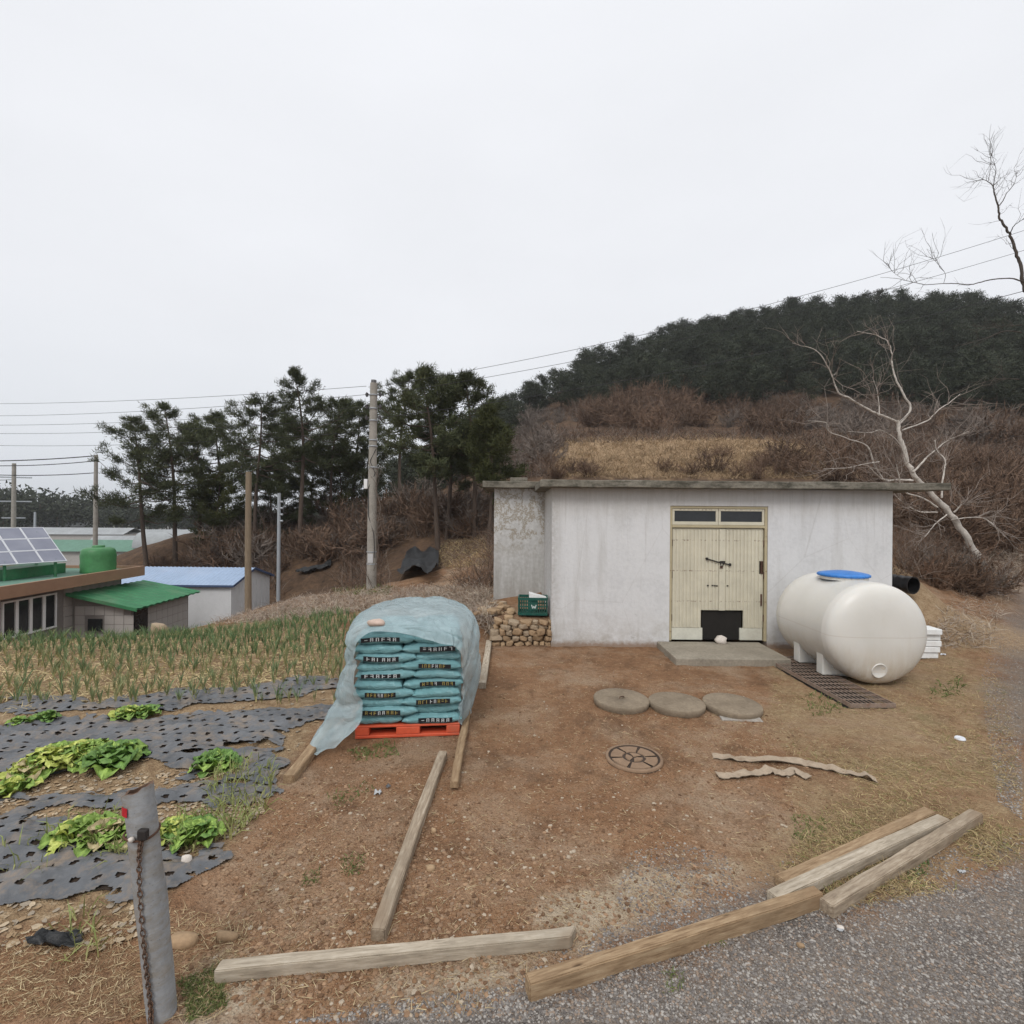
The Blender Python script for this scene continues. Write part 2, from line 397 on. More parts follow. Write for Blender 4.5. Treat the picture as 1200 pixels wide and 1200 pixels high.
# ------------------------------------------------------------------ ground
def ground_mat():
    b = NB('ground')
    n1 = b.noise(1.1, 6, .65); n2 = b.noise(9, 5, .7); n3 = b.noise(55, 3, .6); n4 = b.noise(2.6, 5, .6)
    soil = b.ramp(b.ma('ADD', b.ma('MULTIPLY', n1, .55), b.ma('MULTIPLY', n2, .45)), [(.3, (.15, .082, .046)), (.5, (.262, .146, .08)), (.68, (.37, .235, .14))])
    # crumbs and specks in the earth
    sp = b.rng(b.voro(62), .10, .24, 1, 0); sp2 = b.rng(b.noise(21, 3, .6), .44, .58, 0, 1)
    soil = b.mix(b.ma('MULTIPLY', sp, b.ma('MULTIPLY', sp2, .95)), soil, (.46, .34, .23))
    soil = b.mix(b.ma('MULTIPLY', b.rng(b.voro(40, b.map((1, 1, 1), (0, 0, 1))), .10, .26, .8, 0), b.rng(b.noise(13, 3, .6), .5, .6, 0, 1)), soil, (.10, .056, .033))
    soil = b.mix(b.rng(n3, .46, .3, 0, .75), soil, (.085, .048, .028))
    sand = b.ramp(b.ma('ADD', b.ma('MULTIPLY', n2, .6), b.ma('MULTIPLY', n3, .4)), [(.32, (.25, .185, .125)), (.5, (.385, .305, .215)), (.66, (.49, .41, .31))])
    v = b.voro(95, out='Color'); vg = b.nd('SeparateColor'); b.put(vg.inputs[0], v)
    grav = b.ramp(vg.outputs[0], [(0, (.115, .104, .096)), (.4, (.19, .172, .158)), (.75, (.25, .228, .208)), (1, (.37, .345, .315))])
    grav = b.mix(b.rng(b.voro(95), .25, .6, 0, .7), grav, (.10, .082, .068))
    grav = b.mix(b.rng(b.noise(1.7, 5, .7), .42, .66, 0, .75), grav, (.26, .21, .165))
    dry = b.ramp(b.ma('ADD', b.ma('MULTIPLY', b.noise(30, 4, .7, b.map((1, 3, 1), (0, 0, .5))), .6), b.ma('MULTIPLY', n2, .4)), [(.33, (.16, .105, .058)), (.5, (.30, .21, .12)), (.66, (.45, .35, .215))])
    dry = b.mix(b.rng(n1, .55, .68, 0, .35), dry, (.10, .115, .04))
    fld = b.ramp(b.ma('ADD', b.ma('MULTIPLY', n2, .6), b.ma('MULTIPLY', n3, .4)), [(.34, (.16, .10, .058)), (.52, (.31, .215, .125)), (.66, (.46, .36, .24))])
    fn = b.noise(.6, 6, .7); fn2 = b.noise(4, 4, .7)
    far = b.ramp(b.ma('ADD', b.ma('MULTIPLY', fn, .5), b.ma('MULTIPLY', fn2, .5)), [(.33, (.05, .034, .024)), (.5, (.10, .064, .042)), (.66, (.17, .105, .062))])
    tan = b.ramp(b.ma('ADD', b.ma('MULTIPLY', fn, .5), b.ma('MULTIPLY', fn2, .5)), [(.33, (.17, .11, .065)), (.5, (.30, .205, .12)), (.66, (.39, .285, .175))])
    plain = b.ramp(b.noise(.035, 4, .6), [(.35, (.16, .155, .14)), (.5, (.24, .235, .22)), (.62, (.13, .15, .09))])
    heap = b.ramp(b.ma('ADD', b.ma('MULTIPLY', n2, .5), b.ma('MULTIPLY', n3, .5)), [(.33, (.20, .13, .075)), (.5, (.335, .235, .14)), (.66, (.44, .33, .215))])
    patch = b.noise(.75, 6, .7, None, .4)
    soil = b.mix(b.rng(patch, .48, .66, 0, .85), soil, b.mix(b.rng(n3, .4, .6), (.29, .205, .135), (.42, .32, .225))); soil = b.mix(b.rng(b.noise(1.4, 6, .75), .58, .42, 0, 0), soil, soil)
    soil = b.mix(b.rng(b.noise(1.6, 7, .75, b.map((1, 1, 1), (0, 0, 2))), .52, .64, 0, .7), soil, (.125, .072, .042))
    c = soil; jit = b.ma('MULTIPLY', b.ma('SUBTRACT', b.ma('ADD', b.ma('MULTIPLY', n2, .6), b.ma('MULTIPLY', n3, .4)), .5), 1.7)
    for nm, cc in (('field', fld), ('dry', dry), ('gravel', grav), ('sand', sand), ('heap', heap), ('far', far), ('tan', tan), ('plain', plain)):
        f = b.rng(b.ma('ADD', b.attr(nm), b.ma('MULTIPLY', jit, b.ma('MULTIPLY', b.attr(nm), 1.0))), .3, .7)
        if nm == 'dry': f = b.ma('MULTIPLY', f, b.rng(b.noise(1.9, 5, .75), .36, .6, .25, .95))
        c = b.mix(f, c, cc)
    hgt = b.ma('ADD', b.ma('MULTIPLY', n2, .6), b.ma('ADD', b.ma('MULTIPLY', n3, .35), b.ma('MULTIPLY', b.voro(75), -.25)))
    return b.out(c, .95, b.bump(hgt, 1.0, .045), 0, .12)
gm = MB().grid(np.stack([MXX, MYY, HG], -1)).mesh('ground', ground_mat(), True)
for k_, v_ in att.items():
    gm.attributes.new(k_, 'FLOAT', 'POINT').data.foreach_set('value', np.ascontiguousarray(v_, np.float32))
tag(link('ground', gm), kind='structure')
# ------------------------------------------------------------------ storage shed
def plaster(name, base, grime, amt, stain):
    b = NB(name); x = b.xyz()
    n = b.noise(1.3, 6, .65); n2 = b.noise(14, 4, .65); st = b.noise(1.0, 5, .7, b.map((3.5, 3.5, .35))); st2 = b.noise(2.2, 5, .7, b.map((5, 5, .5)))
    c = b.ramp(b.ma('ADD', b.ma('MULTIPLY', n, .6), b.ma('MULTIPLY', n2, .4)), [(.3, sc(base, .84)), (.5, base), (.7, sc(base, 1.07))])
    c = b.mix(b.rng(st, .5, .75, 0, amt), c, grime)
    z = x[2]
    low = b.ma('MULTIPLY', b.rng(z, .75, 0.0), b.rng(b.noise(3.2, 6, .75), .38, .66))
    c = b.mix(b.ma('MULTIPLY', low, .8), c, sc(stain, 1.25))
    mud = b.ma('MULTIPLY', b.rng(b.ma('ADD', z, b.ma('MULTIPLY', n2, -.16)), .05, -.04), .8)
    c = b.mix(mud, c, (.24, .15, .09))
    blot = b.ma('MULTIPLY', b.rng(b.noise(2.1, 7, .8, b.map((1, 1, 1.4))), .60, .70), b.rng(z, 1.7, .7, 0, 1))
    c = b.mix(b.ma('MULTIPLY', blot, .6), c, stain)
    drip = b.ma('MULTIPLY', b.rng(b.noise(1.0, 5, .75, b.map((13, 13, .22))), .58, .72), b.rng(z, 1.2, 2.9)); c = b.mix(b.ma('MULTIPLY', drip, .45), c, stain)
    corner = b.ma('MULTIPLY', b.rng(b.ma('ADD', x[0], b.ma('MULTIPLY', n, .35)), .42, .16), .55); c = b.mix(b.ma('MULTIPLY', corner, b.rng(n2, .3, .6)), c, stain)
    top = b.ma('MULTIPLY', b.rng(b.ma('ADD', z, b.ma('MULTIPLY', st2, .5)), 2.6, 3.25), .7)
    c = b.mix(top, c, sc(stain, 1.3))
    hair = b.rng(b.voro(.7, b.map((1, 1, .6), (0, .5, 0)), 'Distance', 'DISTANCE_TO_EDGE'), .004, .0015, 0, .16)
    c = b.mix(hair, c, stain)
    return b.out(c, .9, b.bump(b.ma('ADD', n2, b.ma('MULTIPLY', n, 2)), .25, .02), 0, .15)
def plaster_wing():
    b = NB('stained_plaster'); x = b.xyz()
    n = b.noise(1.6, 7, .72); n2 = b.noise(13, 4, .65); st = b.noise(1.0, 6, .72, b.map((5, 5, .5))); cr = b.noise(2.4, 6, .75, b.map((1.2, 1.2, 1)))
    c = b.ramp(n2, [(.3, (.46, .455, .44)), (.7, (.62, .62, .615))])
    lo = b.rng(b.ma('ADD', x[2], b.ma('MULTIPLY', n, 1.8)), 3.1, 1.7)
    c = b.mix(b.ma('MULTIPLY', lo, b.rng(st, .3, .66, .1, .9)), c, (.29, .275, .245))
    band = b.ma('MULTIPLY', b.rng(b.ma('ABSOLUTE', b.ma('SUBTRACT', cr, .5)), .045, .012), b.rng(x[2], 1.4, 2.0))
    c = b.mix(b.ma('MULTIPLY', band, .75), c, (.27, .22, .15))
    c = b.mix(b.rng(st, .58, .7, 0, .6), c, (.54, .54, .535))
    return b.out(c, .9, b.bump(n2, .3, .015), 0, .12)
def concrete(name, c1, c2, moss=None):
    b = NB(name); n = b.noise(2.2, 6, .7); n2 = b.noise(24, 4, .65)
    c = b.ramp(b.ma('ADD', b.ma('MULTIPLY', n, .6), b.ma('MULTIPLY', n2, .4)), [(.32, c1), (.66, c2)])
    if moss: c = b.mix(b.rng(b.noise(3.2, 6, .75, b.map((1, 1, 3))), .46, .62, 0, .8), c, moss)
    pit = b.rng(b.voro(38), .05, .16, .6, 0); c = b.mix(pit, c, sc(c1, .55))
    return b.out(c, .92, b.bump(n2, .4, .012), 0, .12)
M_wall = plaster('white_plaster', (.645, .645, .645), (.47, .46, .44), .7, (.27, .245, .205))
M_wing = plaster_wing()
M_slab = concrete('roof_concrete', (.10, .092, .073), (.27, .245, .20), (.055, .052, .040))
M_conc = concrete('concrete', (.19, .165, .13), (.37, .33, .265))
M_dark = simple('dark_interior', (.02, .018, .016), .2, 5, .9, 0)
def door_paint(name, c):
    b = NB(name); x = b.xyz(); n = b.noise(3, 5, .7); st = b.noise(2, 5, .7, b.map((9, 9, .7)))
    col = b.ramp(n, [(.3, sc(c, .86)), (.7, sc(c, 1.08))])
    col = b.mix(b.rng(st, .62, .78, 0, .16), col, (.40, .30, .17))
    rust = b.ma('MULTIPLY', b.rng(b.noise(16, 5, .8), .66, .72), .8)
    col = b.mix(rust, col, (.13, .06, .03))
    row = b.ma('MULTIPLY', b.rng(b.ma('ABSOLUTE', b.ma('SUBTRACT', b.ma('FRACT', b.ma('MULTIPLY', x[2], 1.75)), .5)), .03, .008), b.rng(b.noise(30, 3, .6), .52, .6))
    col = b.mix(b.ma('MULTIPLY', row, .7), col, (.16, .08, .04))
    return b.out(col, .6, b.bump(n, .1, .01), 0, .3)
M_cream = door_paint('cream_paint', (.61, .57, .45))
M_frame = door_paint('cream_frame_paint', (.46, .395, .255))
M_kick = simple('pale_kick_plate', (.62, .61, .52), .12, 5, .6, .1, dirt=(.3, .24, .16), dirt_amt=.3)
M_pane = simple('dark_window_glass', (.022, .024, .026), .3, 4, .12, 0, spec=.5)
M_iron = simple('rusty_iron', (.085, .045, .03), .5, 20, .8, .3, .004, dirt=(.17, .07, .03))
M_blackiron = simple('black_iron', (.028, .024, .022), .3, 30, .7, .2, .003)
XW0, XW1, YW = .75, 7.10, 9.55
shed = thing('storage_shed', 'low white plastered farm shed with flat concrete roof and cream double doors', 'shed', (XW0, YW, 0))
def part(name, me, parent, loc=None, **k):
    return link(name, me, parent, loc)
W = XW1 - XW0; DX0, DX1, DZ0, DZ1 = 2.20, 4.03, .12, 2.645; HW = 2.96
fw = prism([(0, -.2), (DX0, -.2), (DX0, DZ1), (DX1, DZ1), (DX1, -.2), (W, -.2), (W, HW), (0, HW)], 0, .18)
fw.materials.append(M_wall); part('front_wall', fw, shed)
for x0, x1, nm in ((0, .18, 'side_wall'), (W - .18, W, 'side_wall')):
    MB().bb(x0, x1, .18, 3.7, -.2, HW).build(nm, M_wall, shed)
MB().bb(0, W, 3.7, 3.88, -.2, HW).build('back_wall', M_wall, shed)
# wing
ww = MB().bb(-1.16, .0, 2.25, 2.43, .0, 3.04).build('wing_wall', M_wing, shed)
MB().bb(-1.16, -.98, 2.43, 3.88, .0, 3.04).build('wing_side_wall', M_wing, shed)
def slab(x0, x1, y0, y1, z0, z1, name, seed):
    nx = int((x1 - x0) / .12); e_ = []
    me = MB().bb(x0, x1, y0, y1, z0, z1).mesh(name, M_slab)
    bm = bmesh.new(); bm.from_mesh(me)
    bmesh.ops.subdivide_edges(bm, edges=[q for q in bm.edges if abs(q.verts[0].co.x - q.verts[1].co.x) > .5], cuts=nx)
    bmesh.ops.bevel(bm, geom=[q for q in bm.edges if q.calc_face_angle(0) > .7], offset=.012, segments=1, affect='EDGES')
    for v in bm.verts:
        n_ = float(vnoise(v.co.x * 2.2, v.co.z * 9, seed)) - .5
        v.co.y += n_ * .022; v.co.z += (float(vnoise(v.co.x * 1.4, v.co.y, seed + 3)) - .5) * .016
    bm.to_mesh(me); bm.free(); return part(name, me, shed)
slab(-.24, W + .86, -.27, 4.1, HW, HW + .135, 'roof_slab', 1)
slab(-1.42, -.02, 1.98, 4.05, 3.04, 3.19, 'wing_roof_slab', 5)
# doors
df = MB()
df.bb(DX0, DX0 + .05, .02, .14, DZ0, DZ1); df.bb(DX1 - .05, DX1, .02, .14, DZ0, DZ1)
df.bb(DX0 + .05, DX1 - .05, .02, .14, DZ1 - .05, DZ1); df.bb(DX0 + .05, DX1 - .05, .02, .14, 2.235, 2.285)
dfo = link('door_frame', bev(df.mesh('door_frame', M_frame), .006), shed)
for k, (x0, x1) in enumerate(((DX0 + .052, (DX0 + DX1) / 2 - .004), ((DX0 + DX1) / 2 + .004, DX1 - .052))):
    tw = MB(); z0, z1 = 2.288, DZ1 - .053; t_ = .042
    tw.bb(x0, x1, .035, .075, z0, z0 + t_ * 1.5); tw.bb(x0, x1, .035, .075, z1 - t_, z1)
    tw.bb(x0, x0 + t_, .035, .075, z0 + t_ * 1.5, z1 - t_); tw.bb(x1 - t_, x1, .035, .075, z0 + t_ * 1.5, z1 - t_)
    two = link('transom_window', bev(tw.mesh('transom_window', M_cream), .004), shed)
    MB().bb(x0 + t_, x1 - t_, .055, .062, z0 + t_ * 1.5, z1 - t_).build('pane', M_pane, two)
HX0, HX1, HZ = DX0 + .64, DX0 + 1.34, .69
mid = DX0 + .995
for k, (x0, x1) in enumerate(((DX0 + .064, mid - .002), (mid + .002, DX1 - .068))):
    lf = MB(); p_ = .068; x = x0
    while x < x1 - 1e-4:       # pressed sheet: narrow ribs proud of the panel
        xe = min(x + p_, x1)
        zb = DZ0 + .02
        if x < HX1 and xe > HX0: zb = HZ
        zb2 = zb if zb > .5 else .36
        lf.bb(x, xe, .06, .085, zb2, 2.225)
        lf.bb(x + .008, min(x + .04, xe), .046, .06, zb2 + .01, 2.2)
        x = xe
    if k == 0: lf.bb(mid - .055, mid + .012, .034, .0455, HZ, 2.21)
    else: lf.bb(mid + .014, mid + .055, .040, .0455, HZ, 2.21)
    lo = link('door_leaf', lf.mesh('door_leaf', M_cream), shed)
    kx = (x0, HX0) if k == 0 else (HX1, x1)
    MB().bb(kx[0], kx[1], .056, .085, DZ0 + .015, .357).build('kick_plate', M_kick, lo)
    for hz in (.55, 1.35, 1.95):
        hx = x0 - .012 if k == 0 else x1 + .012
        MB().tube([(hx, .045, hz - .06), (hx, .045, hz + .06)], .013, 8).build('hinge', M_iron, lo)
    if k:
        MB().bb(x1 - .07, x1 + .0, .046, .0515, 1.38, 1.62).build('rust_plate', M_iron, lo)
        MB().bb(x1 - .045, x1 - .01, .046, .0515, .78, 1.0).build('rust_plate', M_iron, lo)
lb = MB().tube([(2.88, .03, 1.665), (3.1, .028, 1.60), (3.36, .03, 1.545)], .011, 8)
lb.box((2.91, .032, 1.655), (.03, .03, .05)); lb.box((3.34, .032, 1.55), (.03, .03, .05)); lb.box((mid, .03, 1.60), (.1, .02, .035))
lb.tube([(mid - .04, .03, 1.6), (mid - .03, .02, 1.53), (mid, .02, 1.52), (mid + .02, .022, 1.58)], .009, 6)
lb.build('latch_bar', M_blackiron, shed)
MB().box((mid - .02, .035, 1.5), (.05, .03, .045)).build('padlock', M_iron, shed)
hb = MB()
for x_ in (2.93, 3.02, 3.06, 3.10, 3.3): hb.box((x_, .044, 1.155 + rng.normal() * .006), (.03, .014, .022))
hb.box((mid - .02, .044, 1.10), (.04, .016, .03)); hb.build('hasp', M_blackiron, shed)
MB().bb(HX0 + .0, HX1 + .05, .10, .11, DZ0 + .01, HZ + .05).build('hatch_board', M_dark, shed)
# doorstep and the things on the roof
ds = bev(MB().bb(2.72, 4.62, 8.42, 9.54, -.06, .115).mesh('doorstep', M_conc), .015, 2)
tag(link('doorstep', ds), 'low concrete doorstep slab in front of the cream doors', 'doorstep')
v_, f_ = blob(2, .3, 4); rk = MB().add(v_ * (.105, .07, .075), f_)
M_whiterock = simple('white_rock', (.62, .56, .5), .2, 12, .9, .5, .01)
tag(rk.build('white_rock', M_whiterock, smooth=True, loc=(XW0 + 3.12, 9.42, .175)), 'knobbly white rock on the doorstep before the door hatch', 'rock')
bk = bev(MB().bb(-.2, .2, -.1, .1, 0, .1).mesh('concrete_block', M_slab), .01)
tag(link('concrete_block', bk, None, (.15, 11.8, 3.19)), 'grey concrete block lying on the lower wing roof', 'block')

# ------------------------------------------------------------------ dry stone wall and green crate
M_stone = [simple('tan_stone', (.36, .245, .145), .3, 7, .9, .6, .02, dirt=(.19, .115, .07), obj_var=.5),
           simple('ochre_stone', (.43, .30, .18), .25, 7, .9, .6, .02, dirt=(.25, .16, .10), obj_var=.45),
           simple('grey_stone', (.40, .31, .215), .25, 7, .9, .6, .02, dirt=(.21, .15, .10), obj_var=.4)]
sw = thing('stone_wall', 'dry stone retaining wall of tan rubble beside the shed corner', 'wall', (.15, 9.6, 0))
def stone_mesh(i):
    bm = bmesh.new(); bmesh.ops.create_icosphere(bm, subdivisions=1 if i % 3 else 1, radius=1)
    bmesh.ops.subdivide_edges(bm, edges=bm.edges[:], cuts=0)
    r = random.Random(i); bm2 = None
    for v in bm.verts:
        v.co = Vector([math.copysign(abs(c) ** .55, c) for c in v.co]); v.co *= r.uniform(.78, 1.12)
    bmesh.ops.bevel(bm, geom=bm.edges[:], offset=.09, segments=1, affect='EDGES')
    me = bpy.data.meshes.new('stone'); bm.to_mesh(me); bm.free(); me.materials.append(M_stone[i % 3]); return me
SMS = [stone_mesh(i) for i in range(9)]
def put_stone(x, y, z, w_, d_, h_):
    o = link('stone', random.choice(SMS), sw, (x - .15, y - 9.6, z), (random.uniform(-.2, .2), random.uniform(-.25, .25), random.choice((0, 3.14)) + random.uniform(-.3, .3)))
    o.scale = (w_ / 2, d_ / 2, h_ / 2)
z = 0.0; row = 0
while z < .47:
    hh = random.uniform(.085, .125); x = -.38 - .05 * random.random() + row * .02
    while x < .72:
        w_ = random.uniform(.09, .24)
        if x + w_ > .79: w_ = max(.06, .76 - x)
        h2 = hh * random.uniform(.85, 1.3)
        put_stone(x + w_ / 2, 9.6 + random.uniform(-.03, .04) + z * .12, z + h2 / 2 - .01, w_ * 1.08, random.uniform(.18, .26), h2 * 1.12)
        x += w_
    z += hh * .9; row += 1
for k in range(46):        # tumbled part at the left, running up to the wing
    t = random.random(); x = random.uniform(-.62, .1); y = 9.72 + t * 1.7 + random.uniform(-.05, .05)
    s_ = random.uniform(.10, .22)
    put_stone(x - .1 * (1 - t), y, float(H(x, y)) + random.uniform(-.02, .1), s_, s_ * random.uniform(.7, 1), s_ * random.uniform(.5, .8))
M_crate = simple('green_crate_plastic', (.012, .085, .065), .25, 9, .45, .1, .005, spec=.4, dirt=(.12, .12, .09), dirt_amt=.3)
CW, CD, CH = .56, .38, .34
cr = thing('plastic_crate', 'dark green plastic crate holding a white board on the stones', 'crate', (.43, 10.12, .50), R(-3))
sh = MB()
for sy in (-CD / 2, CD / 2):
    for zz, hh in ((.0, .05), (CH - .05, .05), (CH * .5 - .012, .024)):
        sh.bb(-CW / 2, CW / 2, sy - .012, sy + .012, zz, zz + hh)
    for i in range(13):
        x = -CW / 2 + .012 + i * (CW - .024) / 12
        sh.bb(x - .009, x + .009, sy - .008, sy + .008, .0501, CH - .0501)
    sh.bb(-.085, .085, sy - .0125, sy + .0125, .10, .25)
for sx in (-CW / 2, CW / 2):
    for zz, hh in ((.0, .05), (CH - .05, .05), (CH * .5 - .012, .024)):
        sh.bb(sx - .011, sx + .011, -CD / 2 + .0125, CD / 2 - .0125, zz, zz + hh)
    for i in range(9):
        y = -CD / 2 + .03 + i * (CD - .06) / 8
        sh.bb(sx - .007, sx + .007, y - .009, y + .009, .0501, CH - .0501)
sh.bb(-CW / 2 + .0125, CW / 2 - .0125, -CD / 2 + .0125, CD / 2 - .0125, .004, .018)
sh.build('crate_body', M_crate, cr)
M_whiteprint = simple('white_print', (.62, .7, .68), .1, 10, .6, 0)
lg = MB()      # the white mark on the front plate: three slanting strokes, like a W
for x0, x1 in ((-.045, -.022), (-.022, 0), (.045, .022), (.022, 0.0)):
    za, zb = ((.205, .135) if abs(x0) > abs(x1) and abs(x0) > .03 else (.135, .18))
    a = np.array([x0, 0, za]); c = np.array([x1, 0, zb]); d = unit(c - a); s_ = np.cross(d, (0, 1, 0)) * .008
    lg.add([a - s_, c - s_, c + s_, a + s_], [[0, 1, 2, 3]])
lg.build('printed_mark', M_whiteprint, cr, loc=(0.02, -CD / 2 - .0145, -.0))
M_foam = simple('white_foam', (.78, .79, .78), .06, 14, .8, .15, .004, dirt=(.5, .46, .4), dirt_amt=.3)
wb = MB(); wb.add([(-.10, -.17, .02), (.24, -.17, .0), (.24, .02, .0), (-.10, .02, .03), (-.10, -.17, .13), (.235, -.17, .05), (.235, .02, .05), (-.10, .02, .14)],
                  [[0, 1, 5, 4], [1, 2, 6, 5], [2, 3, 7, 6], [3, 0, 4, 7], [4, 5, 6, 7], [3, 2, 1, 0]])
tag(wb.build('foam_board', M_foam, loc=(.45, 10.12, .79)), 'white wedge of foam board lying in the green crate', 'board')

# ------------------------------------------------------------------ water tank, grate, pipe, boards
def tank_mat():
    b = NB('tank_plastic'); x = b.xyz(); n = b.noise(1.2, 4, .6); n2 = b.noise(40, 3, .6); st = b.noise(2, 5, .7, b.map((6, 6, .7)))
    c = b.ramp(n, [(.3, (.62, .60, .55)), (.7, (.69, .67, .625))])
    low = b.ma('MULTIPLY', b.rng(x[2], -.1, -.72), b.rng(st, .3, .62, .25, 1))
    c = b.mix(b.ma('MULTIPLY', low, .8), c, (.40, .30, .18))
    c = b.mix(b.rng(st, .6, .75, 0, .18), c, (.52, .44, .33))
    c = b.mix(b.rng(b.ma('ABSOLUTE', b.ma('ADD', x[2], .02)), .008, .003, 0, .35), c, (.45, .37, .29))
    p = b.nd('BsdfPrincipled'); b.put(p.inputs['Base Color'], c); b.put(p.inputs['Roughness'], .36); b.put(p.inputs['Specular IOR Level'], .4)
    b.put(p.inputs['Subsurface Weight'], .25); b.put(p.inputs['Subsurface Radius'], (.05, .04, .03)); b.put(p.inputs['Normal'], b.bump(b.ma('ADD', n, b.ma('MULTIPLY', n2, .05)), .25, .03))
    o = b.nd('OutputMaterial'); b.t.links.new(p.outputs[0], o.inputs[0]); return b.m
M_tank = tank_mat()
M_blue = simple('blue_lid_plastic', (.035, .19, .55), .15, 8, .4, .05, spec=.45)
TR = .74; TX, TY0, TY1, TZ = 5.38, 7.36, 9.14, .755
tk = thing('water_tank', 'big horizontal cream plastic water tank with a blue round lid', 'water tank', (TX, (TY0 + TY1) / 2, 0.055))
pr = []
L = TY1 - TY0
for t in np.linspace(0, math.pi / 2, 12): pr.append((TR * (math.sin(t) ** .55), -L / 2 + .23 * (1 - math.cos(t) ** .85)))
pr = [(max(r_, .001), z_) for r_, z_ in pr]
mid_ = [(TR, -L / 2 + .25), (TR + .004, -L / 2 + .27), (TR + .004, -L / 2 + .31), (TR - .002, -L / 2 + .33), (TR - .002, -.1), (TR - .002, .1), (TR - .002, L / 2 - .33), (TR + .004, L / 2 - .31), (TR + .004, L / 2 - .27), (TR, L / 2 - .25)]
pr = pr + mid_ + [(r_, -z_) for r_, z_ in pr[::-1]]
bd = MB().lathe(pr, 72)
for i in range(len(bd.v)): bd.v[i] = bd.v[i][:, [0, 2, 1]] * (1, 1, -1)
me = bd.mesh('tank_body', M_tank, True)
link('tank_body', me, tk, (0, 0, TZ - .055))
# moulded drain boss low on the near end
bs = MB().lathe([(.002, .002), (.09, .002), (.098, .010), (.108, .010), (.118, -.03)], 36)
for i in range(len(bs.v)): bs.v[i] = np.stack([bs.v[i][:, 0], -bs.v[i][:, 2], bs.v[i][:, 1]], 1)
bso = bs.build('drain_boss', M_tank, tk, True, loc=(-.06, -L / 2 + .028, TZ - .055 - .50)); bso.rotation_euler = (R(10), 0, 0)
for y_ in (-.37, .27):
    sd_ = []; n_ = 14
    for i in range(n_ + 1):
        a = R(-150 + i * 120 / n_); sd_.append((math.cos(a) * (TR - .02) * 1.0, TZ - .055 + math.sin(a) * (TR - .02)))
    poly = [(-.63, 0.0), (.63, 0.0), (.63, .36)] + sd_[::-1] + [(-.63, .36)]
    me = prism(poly, y_ - .085, y_ + .085); me.materials.append(M_tank); link('saddle_foot', bev(me, .018, 2), tk)
MB().lathe([(.34, 0), (.34, .05)], 40).build('hatch_neck', M_tank, tk, True, loc=(0, .05, TZ - .055 + TR - .03))
ld = MB().lathe([(.355, 0.0), (.365, .012), (.365, .035), (.355, .045), (.29, .06), (.15, .082), (.001, .088)], 48)
for a in range(24):
    an = a * 2 * math.pi / 24; ld.box((math.cos(an) * .366, math.sin(an) * .366, .02), (.012, .02, .03), [[math.cos(an), -math.sin(an), 0], [math.sin(an), math.cos(an), 0], [0, 0, 1]])
ld.build('tank_lid', M_blue, tk, True, loc=(0, .05, TZ - .055 + TR + .015))
# steel drain grate
M_galv = simple('rusty_grate_steel', (.25, .19, .15), .4, 14, .7, .3, .004, dirt=(.20, .09, .045), dirt_amt=.7)
gt = thing('drain_grate', 'long rusty steel bar grate half under the tank', 'grate', (4.68, 7.74, 0), R(1.5))
GL, GWd = 2.2, .60
fr = MB(); fr.bb(-GWd / 2, -GWd / 2 + .012, -GL / 2, GL / 2, .0, .055); fr.bb(GWd / 2 - .012, GWd / 2, -GL / 2, GL / 2, 0, .055)
fr.bb(-GWd / 2 + .0121, GWd / 2 - .0121, -GL / 2, -GL / 2 + .012, 0, .055); fr.bb(-GWd / 2 + .0121, GWd / 2 - .0121, GL / 2 - .012, GL / 2, 0, .055)
fr.build('frame', M_galv, gt)
bar = MB().bb(-.004, .004, -GL / 2 + .0122, GL / 2 - .0122, .0455, .0535).mesh('bar', M_galv)
for i in range(9): link('bar', bar, gt, (-GWd / 2 + .06 + i * .06, 0, 0))
crs = MB().bb(-GWd / 2 + .0122, GWd / 2 - .0122, -.005, .005, .047, .058).mesh('cross_bar', M_galv)
for i in range(13): link('cross_bar', crs, gt, (0, -GL / 2 + .16 + i * .157, 0))
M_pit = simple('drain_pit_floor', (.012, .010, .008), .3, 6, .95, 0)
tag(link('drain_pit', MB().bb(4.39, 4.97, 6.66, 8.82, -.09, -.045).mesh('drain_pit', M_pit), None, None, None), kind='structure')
# corrugated pipe on the heap
M_bpipe = simple('black_pipe_plastic', (.012, .012, .013), .2, 10, .35, .1, spec=.5)
pp = thing('drain_pipe', 'black corrugated plastic pipe end poking out behind the shed corner', 'pipe', (0, 0, 0))
a = np.array([7.45, 11.9, 1.14]); c = np.array([7.93, 10.1, 1.12]); n_ = 44
pts = a + (c - a) * np.linspace(0, 1, n_)[:, None]; rad = .165 + .010 * np.sin(np.arange(n_) * 1.9); rad[-3:] = .175
pm = MB().tube(pts, rad, 24, cap=False); pm.tube(pts, rad - .018, 24, cap=False)
an = np.arange(24) * 2 * math.pi / 24
pm.build('pipe_wall', M_bpipe, pp, True)
d_ = unit(c - a); s1 = unit(np.cross(d_, (0, 0, 1))); s2 = np.cross(d_, s1)
ringo = np.array([c + s1 * math.cos(q) * r_ + s2 * math.sin(q) * r_ + d_ * .002 for r_ in (.176, .155) for q in an])
MB().add(ringo, [[j, (j + 1) % 24, 24 + (j + 1) % 24, 24 + j] for j in range(24)]).build('pipe_rim', M_bpipe, pp)
# white boards behind the tank
for i in range(5):
    b_ = bev(MB().bb(-.35, .35, -.16, .16, 0, .098).mesh('foam_slab', M_foam), .012, 2)
    tag(link('foam_slab', b_, None, (7.12 + rng.normal() * .03, 9.05 + rng.normal() * .02, .015 + i * .106), (0, 0, rng.normal() * .05)),
        '%s white foam slab in the stack right of the tank' % ('lowest', 'second lowest', 'middle', 'second highest', 'topmost')[i], 'foam slab', 'foam slabs stacked behind the tank')

